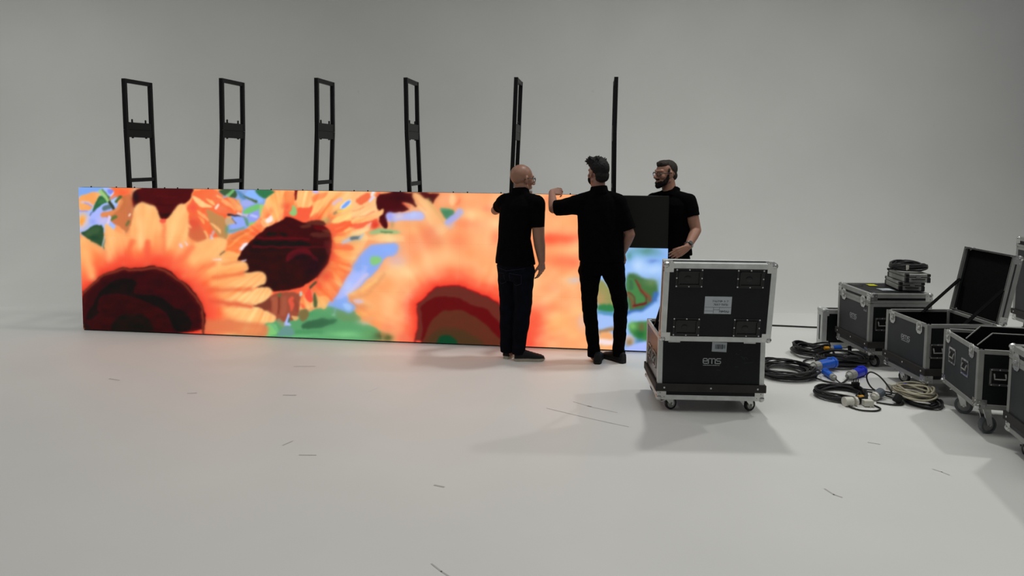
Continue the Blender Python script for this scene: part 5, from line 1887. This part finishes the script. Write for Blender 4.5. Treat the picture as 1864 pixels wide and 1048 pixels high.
# ---- bald man on the left, seen from behind, turned to the right
def man_left():
    root = empty('person', (.09, 6.60, 0), 0, 'bald person in black polo shirt, dark jeans and glasses, back turned at left', 'person')
    yaw = math.radians(-37)                          # right vector (.8, -.6)
    hc = (.004, .045, 1.650)
    R = head_rot((.86, .50, -.10), 0)
    hp_, P = head_prims(hc, R, 1.10)
    Ls, Rs = Vector((-.150, .085, 1.445)), Vector((.130, -.085, 1.440))
    Le, Lw = Vector((-.246, .280, 1.350)), Vector((-.035, .370, 1.435))
    Re, Rw = Vector((.152, -.085, 1.135)), Vector((.182, -.035, .918))
    Lh, Rh = Vector((-.115, .04, .88)), Vector((.020, -.055, .88))
    Lk, La = Vector((-.118, .035, .50)), Vector((-.125, .035, .10))
    Rk, Ra = Vector((.018, -.045, .50)), Vector((-.018, -.035, .10))
    torso = [(-.055, .0, .86, .150, .115), (-.055, .0, .98, .155, .110), (-.06, .0, 1.12, .138, .100), (-.05, .0, 1.28, .150, .105), (-.03, .0, 1.40, .150, .098), (-.02, .01, 1.46, .120, .08)]
    pr = hp_ + [loft(torso, yaw)]
    pr += chain([((-.015, .02, 1.42), .068), ((-.008, .03, 1.53), .068), ((-.004, .035, 1.60), .066)])
    pr += chain([(Ls, .058), (Le, .044), (Lw, .030)]) + chain([(Rs, .062), (Rs.lerp(Re, .5), .060), (Re, .053), (Re.lerp(Rw, .35), .051), (Rw, .033)])
    pr += hand(Lw, (.9, .22, .05), (-.2, .95, 0), -1, curls=(.12, .12, .15, .18))
    pr += hand(Rw, (.06, .12, -1), (-.75, .6, 0), 1, curls=(.35, .42, .48, .55), thumb=(.8, .45, .45), L=1.02)
    for a, k, f in ((Lh, Lk, La), (Rh, Rk, Ra)):
        pr += chain([(a, .085), (k, .055), (k.lerp(f, .3), .056), (f, .038)]) + chain([(f, .038), (f + Vector((.03, 0, -.05)), .035)])
    fuse('body', pr, .0042, MATS['skin_a'], root, 4)
    add_eyes(root, P, R)
    add_glasses(root, P)
    m = ell(P(0, .045, -.088), (.058, .058, .028), R)
    fuse('face_mask', [m, ell(P(0, .075, -.095), (.032, .03, .028), R)], .005, MATS['mask_white'], root, 2)
    sh = [(-.055, .0, .885, .190, .145), (-.058, .0, .93, .186, .142), (-.063, .0, 1.02, .172, .130), (-.066, .0, 1.12, .155, .118), (-.06, .0, 1.22, .160, .120), (-.045, .0, 1.33, .172, .122),
          (-.03, .0, 1.42, .170, .112), (-.022, .01, 1.475, .135, .095), (-.012, .018, 1.515, .085, .078)]
    pr = [loft(sh, yaw)] + chain([(Ls, .074), (Ls.lerp(Le, .25), .074)]) + [cone(Ls, .072, Ls.lerp(Le, .66), .062)]
    pr += chain([(Rs, .078), (Rs.lerp(Re, .2), .074)]) + [cone(Rs, .076, Rs.lerp(Re, .70) + Vector((-.004, 0, 0)), .064)]
    pr += chain([((-.02, .02, 1.49), .062), (Ls + Vector((.01, 0, .008)), .066)]) + chain([((-.01, .01, 1.49), .062), (Rs + Vector((-.01, 0, .008)), .070)])
    pr += [cone((-.012, .02, 1.49), .092, (-.020, .026, 1.578), .078)]
    fuse('shirt', pr, .006, MATS['cloth_black'], root, 4, (.005, 9, .5))
    hips = [(-.055, .0, .93, .170, .128), (-.055, .0, .86, .178, .132), (-.052, .0, .78, .168, .128), (-.05, .0, .74, .150, .115)]
    pr = [loft(hips, yaw)]
    for a, k, f, g in ((Lh, Lk, La, 0), (Rh, Rk, Ra, 0)):
        pr += chain([(a + Vector((0, 0, -.05)), .103), (a.lerp(k, .5), .092), (k, .077), (k.lerp(f, .35), .076), (k.lerp(f, .8), .063)]) + [cone(k.lerp(f, .7), .064, f + Vector((0, 0, -.04)), .060)]
    j = fuse('jeans', pr, .006, MATS['denim'], root, 4, (.006, 11, .8))
    # stitched pocket edges and yoke seam at the back
    st = MB()
    bx = Vector((math.cos(yaw), math.sin(yaw), 0))
    by = Vector((-math.sin(yaw), math.cos(yaw), 0))
    # ray-cast stitches onto the jeans so that they lie on the cloth
    dg = bpy.context.evaluated_depsgraph_get()
    jm = j.data

    from mathutils.bvhtree import BVHTree
    bvh = BVHTree.FromPolygons([v.co.copy() for v in jm.vertices], [tuple(p.vertices) for p in jm.polygons])
    for pts in ([(-.16, .865), (-.08, .850), (0, .835), (.08, .850), (.16, .865)], [(.025, .815), (.135, .805)], [(.028, .81), (.03, .73), (.08, .705), (.13, .725), (.135, .80)], [(-.125, .80), (-.03, .81)],
                [(-.125, .795), (-.125, .725), (-.08, .705), (-.035, .725), (-.03, .80)]):
        hit = []
        for i in range(len(pts) - 1):
            for k in range(6):
                a = pts[i][0] + (pts[i + 1][0] - pts[i][0]) * k / 5
                z = pts[i][1] + (pts[i + 1][1] - pts[i][1]) * k / 5
                o_ = Vector((-.055, 0, z)) + bx * a - by * .4
                loc_, no_, _, _ = bvh.ray_cast(o_, by)
                if loc_:
                    hit.append(loc_ + no_ * .001)
        if len(hit) > 2:
            st.tube(hit, .0016, 4)
    st.build('stitching', MATS['stitch'], j)
    shoe(root, (-.060, -.045, 0), math.radians(4), .285, .10, 'shoe_black', 'sole_pale')
    shoe(root, (-.138, .005, 0), math.radians(62), .285, .10, 'shoe_black', 'sole_pale')
    return root


# ---- dark haired man in the middle, back to the camera
def man_middle():
    root = empty('person', (.86, 6.55, 0), 0, 'dark-haired person all in black in the middle, back turned, hand on the screen top', 'person')
    hc = (-.090, .03, 1.712)
    R = head_rot((-.42, .90, -.06), 0)
    hp_, P = head_prims(hc, R, 1.03)
    Ls, Rs = Vector((-.225, .0, 1.455)), Vector((.090, -.01, 1.450))
    Le, Lw = Vector((-.482, .115, 1.385)), Vector((-.486, .335, 1.520))
    Re, Rw = Vector((.198, -.045, 1.172)), Vector((.152, .085, .985))
    Lh, Rh = Vector((-.150, .0, .88)), Vector((.060, .0, .88))
    Lk, La = Vector((-.146, .015, .48)), Vector((-.098, .0, .09))
    Rk, Ra = Vector((.138, .015, .49)), Vector((.125, .0, .09))
    torso = [(-.045, .0, .86, .165, .11), (-.05, .0, 1.0, .155, .10), (-.06, .0, 1.15, .155, .10), (-.065, .0, 1.3, .17, .105), (-.068, .0, 1.42, .165, .095), (-.07, .0, 1.48, .12, .075)]
    pr = hp_ + [loft(torso, 0)]
    pr += chain([((-.075, .0, 1.44), .062), ((-.082, .008, 1.58), .058), ((-.085, .015, 1.64), .058)])
    pr += chain([(Ls, .058), (Ls.lerp(Le, .5), .052), (Le, .044), (Le.lerp(Lw, .35), .043), (Lw, .030)])
    pr += chain([(Rs, .058), (Rs.lerp(Re, .5), .052), (Re, .044), (Re.lerp(Rw, .35), .043), (Rw, .029)])
    pr += hand(Lw + Vector((.0, .0, .004)), (.86, .42, .12), (-.25, .85, -.55), -1, curls=(.42, .50, .58, .66), thumb=(.85, .25, .4), L=.95, spread=.04)
    pr += hand(Rw, (.12, .10, -1), (-.6, .7, 0), 1, curls=(.25, .3, .35, .4), L=.95)
    for a, k, f in ((Lh, Lk, La), (Rh, Rk, Ra)):
        pr += chain([(a, .085), (k, .052), (k.lerp(f, .3), .054), (f, .037)]) + chain([(f, .037), (f + Vector((0, .03, -.05)), .034)])
    fuse('body', pr, .0042, MATS['skin_b'], root, 4)
    add_eyes(root, P, R)
    # black face mask over nose and chin, with ear loops
    mk = [ell(P(0, .060, -.050), (.062, .058, .058), R), ell(P(0, .095, -.035), (.026, .030, .040), R)]
    k = fuse('face_mask', mk, .005, MATS['mask_black'], root, 3)
    for q in (-1, 1):
        MB().tube([P(q * .058, .06, -.03), P(q * .083, .0, .0), P(q * .089, -.022, .004), P(q * .083, -.012, -.03), P(q * .055, .06, -.07)], .002, 5).build('ear_loop', MATS['mask_black'], k)
    # hair: cap over the back and top of the skull plus a tousled crest
    hr = [ell(P(0, -.030, .045), (.083, .098, .092), R), ell(P(0, -.070, -.020), (.068, .045, .060), R), ell(P(0, .01, .090), (.080, .085, .062), R), ell(P(.0, -.058, -.050), (.058, .038, .032), R)]
    rnd = random.Random(5)
    for i in range(90):
        a = rnd.uniform(0, 2 * math.pi)
        q = rnd.uniform(0, 1) ** .5
        b = Vector((math.cos(a) * .070 * q - .006, math.sin(a) * .080 * q + .008, .128 - .035 * q * q))
        e = b + Vector((math.cos(a) * .020 + rnd.uniform(-.02, .012), math.sin(a) * .015 + rnd.uniform(-.01, .02), rnd.uniform(.004, .036)))
        hr.append(capsule(P(*b), rnd.uniform(.009, .015), P(*e), .005, 8))
    for i in range(12):
        b = Vector((-.050 - rnd.uniform(0, .02), rnd.uniform(-.01, .06), .085 + rnd.uniform(0, .04)))
        e = b + Vector((-rnd.uniform(.005, .026), rnd.uniform(0, .03), rnd.uniform(-.02, .025)))
        hr.append(capsule(P(*b), .009, P(*e), .0045, 8))
    fuse('hair', hr, .0045, MATS['hair_black'], root, 2, (.0035, 60, 1))
    sh = [(-.045, .0, .925, .205, .140), (-.048, .0, 1.0, .206, .138), (-.056, .0, 1.12, .204, .132), (-.060, .0, 1.22, .205, .130), (-.064, .0, 1.32, .205, .128), (-.066, .0, 1.40, .198, .120),
          (-.07, .0, 1.465, .165, .105), (-.075, .0, 1.515, .115, .088), (-.08, .005, 1.545, .085, .078)]
    pr = [loft(sh, 0)] + chain([(Ls, .080), (Ls.lerp(Le, .3), .078)]) + [cone(Ls, .078, Ls.lerp(Le, .93), .070)] + chain([(Ls + Vector((0, 0, -.03)), .08), (Ls.lerp(Le, .80) + Vector((0, 0, -.018)), .058)])
    pr += chain([(Rs, .082), (Rs.lerp(Re, .3), .080)]) + [cone(Rs, .080, Rs.lerp(Re, .86), .070)] + chain([((.02, 0, 1.50), .06), (Rs + Vector((0, 0, .012)), .072)]) + chain([((-.16, 0, 1.50), .06), (Ls + Vector((0, 0, .012)), .072)])
    pr += [cone((-.08, .0, 1.53), .090, (-.084, .008, 1.600), .074)]
    fuse('shirt', pr, .006, MATS['cloth_black'], root, 4, (.007, 9, .6))
    hips = [(-.045, .0, .98, .195, .130), (-.043, .0, .90, .205, .135), (-.038, .0, .84, .204, .132), (-.04, .0, .81, .185, .12)]
    pr = [loft(hips, 0)]
    for a, k, f in ((Lh, Lk, La), (Rh, Rk, Ra)):
        pr += chain([(a + Vector((0, 0, -.05)), .107), (a.lerp(k, .45), .083), (k, .066), (k.lerp(f, .35), .064), (k.lerp(f, .85), .054)]) + [cone(k.lerp(f, .75), .055, f + Vector((0, 0, -.04)), .058)]
    fuse('trousers', pr, .006, MATS['trouser_black'], root, 4, (.008, 11, 1.0))
    MB().tube([Rw + (Re - Rw) * .12 + Vector((math.cos(a) * .036, math.sin(a) * .036, .01 * math.cos(a))) for a in [2 * math.pi * i / 14 for i in range(14)]], .007, 6, closed=True).build('wristband', MATS['plastic_black'], root)
    shoe(root, (-.082, -.095, 0), math.radians(80), .285, .10)
    shoe(root, (.170, -.06, 0), math.radians(125), .285, .102)
    return root


# ---- bearded man behind the right end of the screen, fitting a panel
def man_right():
    root = empty('person', (1.5, 7.15, 0), 0, 'bearded person in black polo shirt and glasses at right, holding the dark panel', 'person')
    yaw = math.radians(143)                          # right vector (-.8, .6)
    hc = (-.008, .0, 1.700)
    R = head_rot((-.90, -.42, -.04), 0)
    hp_, P = head_prims(hc, R, 1.08)
    Ls, Rs = Vector((.205, -.085, 1.440)), Vector((-.095, .090, 1.435))
    Le, Lw = Vector((.276, -.135, 1.165)), Vector((.155, -.320, 1.025))
    Re, Rw = Vector((-.150, .105, 1.17)), Vector((-.20, -.02, .98))
    Lh, Rh = Vector((.150, -.035, .88)), Vector((.03, .055, .88))
    Lk, La = Vector((.155, -.040, .49)), Vector((.150, -.02, .09))
    Rk, Ra = Vector((.02, .050, .49)), Vector((.01, .07, .09))
    torso = [(.085, .0, .86, .16, .11), (.08, .0, 1.0, .155, .11), (.07, .0, 1.15, .152, .105), (.06, .0, 1.3, .17, .11), (.055, .0, 1.40, .150, .09), (.05, .0, 1.44, .09, .06)]
    pr = hp_ + [loft(torso, yaw)]
    pr += chain([((.05, .01, 1.44), .072), ((.036, .01, 1.56), .068), ((.024, .01, 1.63), .066)])
    pr += chain([(Ls, .064), (Ls.lerp(Le, .5), .062), (Le, .050), (Le.lerp(Lw, .35), .048), (Lw, .032)])
    pr += chain([(Rs, .060), (Rs.lerp(Re, .5), .056), (Re, .046), (Re.lerp(Rw, .35), .045), (Rw, .030)])
    pr += hand(Lw + Vector((-.012, -.012, -.008)), (-.84, -.05, -.48), (-.30, .85, -.35), 1, curls=(.30, .33, .37, .42), thumb=(.8, .25, .5), L=1.02, spread=.015)
    pr += hand(Rw, (-.3, -.55, .35), (-.2, -.8, -.2), -1, curls=(.5, .5, .5, .5))
    for a, k, f in ((Lh, Lk, La), (Rh, Rk, Ra)):
        pr += chain([(a, .085), (k, .054), (k.lerp(f, .3), .056), (f, .038)]) + chain([(f, .038), (f + Vector((-.02, -.03, -.05)), .034)])
    fuse('body', pr, .0042, MATS['skin_c'], root, 4)
    add_eyes(root, P, R)
    add_glasses(root, P)
    hr = [ell(P(0, -.034, .046), (.084, .098, .090), R), ell(P(0, -.075, -.015), (.068, .046, .055), R), ell(P(0, .016, .088), (.066, .068, .044), R), capsule(P(-.03, .058, .100), .013, P(.03, .058, .100), .013),
          ell(P(-.076, .012, .030), (.006, .014, .030), R), ell(P(.076, .012, .030), (.006, .014, .030), R)]
    fuse('hair', hr, .0045, MATS['hair_brown'], root, 2, (.002, 70, 1))
    bd = [capsule(P(-.062, .018, -.035), .018, P(-.052, .040, -.072), .022), capsule(P(.062, .018, -.035), .018, P(.052, .040, -.072), .022), capsule(P(-.050, .040, -.075), .024, P(0, .078, -.100), .030),
          capsule(P(.050, .040, -.075), .024, P(0, .078, -.100), .030), capsule(P(-.030, .082, -.078), .010, P(.030, .082, -.078), .010), capsule(P(-.026, .084, -.044), .0065, P(0, .096, -.044), .0075),
          capsule(P(.026, .084, -.044), .0065, P(0, .096, -.044), .0075)]
    bd += [ell(P(0, .048, -.078), (.058, .050, .038), R), capsule(P(-.066, .016, -.01), .012, P(-.060, .03, -.06), .018), capsule(P(.066, .016, -.01), .012, P(.060, .03, -.06), .018)]
    fuse('beard', bd, .0042, MATS['beard'], root, 1, (.003, 60, 1))
    sh = [(.092, .0, .915, .188, .140), (.088, .0, 1.0, .184, .140), (.080, .0, 1.12, .174, .132), (.070, .0, 1.22, .176, .132), (.062, .0, 1.33, .186, .134), (.058, .0, 1.41, .184, .122),
          (.056, .005, 1.460, .150, .100), (.062, .02, 1.495, .100, .070)]
    pr = [loft(sh, yaw)] + chain([(Ls, .082), (Ls.lerp(Le, .3), .082)]) + [cone(Ls, .082, Ls.lerp(Le, .52), .074)]
    pr += chain([(Rs, .080), (Rs.lerp(Re, .3), .078)]) + [cone(Rs, .078, Rs.lerp(Re, .52), .070)]
    pr += chain([((.045, .0, 1.49), .064), (Ls + Vector((-.01, 0, .008)), .074)]) + chain([((.03, .01, 1.49), .064), (Rs + Vector((.01, 0, .008)), .072)])
    pr += [cone((.052, .014, 1.475), .100, (.070, .038, 1.570), .082)]
    fuse('shirt', pr, .006, MATS['cloth_black'], root, 4, (.006, 9, .6))
    hips = [(.088, .0, .95, .168, .122), (.088, .0, .87, .172, .126), (.085, .0, .80, .168, .122), (.085, .0, .77, .15, .11)]
    pr = [loft(hips, yaw)]
    for a, k, f in ((Lh, Lk, La), (Rh, Rk, Ra)):
        pr += chain([(a + Vector((0, 0, -.06)), .096), (a.lerp(k, .5), .080), (k, .066), (k.lerp(f, .35), .066), (k.lerp(f, .85), .055)]) + [cone(k.lerp(f, .75), .056, f + Vector((0, 0, -.04)), .056)]
    fuse('trousers', pr, .007, MATS['trouser_black'], root, 4, (.006, 11, 1.0))
    # wrist watch
    ax = (Le - Lw).normalized()
    c = Lw + ax * .028
    a1 = ax.orthogonal().normalized()
    a2 = ax.cross(a1)
    w = MB().tube([c + (a1 * math.cos(t) + a2 * math.sin(t)) * .038 for t in [2 * math.pi * i / 16 for i in range(16)]], .0075, 6, closed=True).build('watch', MATS['watch_steel'], root)
    out = (Vector((.1, -1, .45)) - ax * Vector((.1, -1, .45)).dot(ax)).normalized()
    MB().cyl(c + out * .036, c + out * .048, .021, .019, 16).build('watch_dial', MATS['plastic_black'], w)
    shoe(root, (.165, .02, 0), math.radians(230), .285, .10)
    shoe(root, (.02, .11, 0), math.radians(222), .285, .10)
    return root


man_left()
man_middle()
man_right()

# ---------------------------------------------------------------- scuffs and scratches on the floor
for pts, w_, m_ in ([[(.27, 5.29), (.50, 5.13), (.70, 5.00), (.82, 4.93)], .006, 'scuff'], [[(.48, 5.44), (.60, 5.33), (.78, 5.21)], .005, 'scuff'], [[(.585, 5.345), (.60, 5.335)], .018, 'scuff'],
                    [[(-1.75, 5.53), (-1.66, 5.53)], .016, 'scuff'], [[(-1.13, 5.62), (-1.06, 5.75)], .012, 'scuff_light'], [[(-3.3, 5.9), (-3.2, 5.86)], .014, 'scuff'],
                    [[(-2.5, 5.55), (-2.44, 5.56)], .014, 'scuff'], [[(-1.9, 6.3), (-1.72, 6.31)], .01, 'scuff'], [[(-1.45, 4.55), (-1.41, 4.62)], .008, 'scuff'], [[(-1.3, 4.40), (-1.2, 4.40)], .010, 'scuff'],
                    [[(2.36, 4.69), (2.42, 4.66)], .010, 'scuff'], [[(1.78, 4.0), (1.80, 3.93), (1.83, 3.90)], .010, 'scuff'], [[(-.42, 4.0), (-.37, 3.98)], .014, 'scuff'],
                    [[(2.55, 4.28), (2.58, 4.24), (2.60, 4.20)], .008, 'scuff'], [[(-.35, 3.2), (-.30, 3.14), (-.26, 3.1)], .008, 'scuff']):
    scuff(pts, w_, m_)
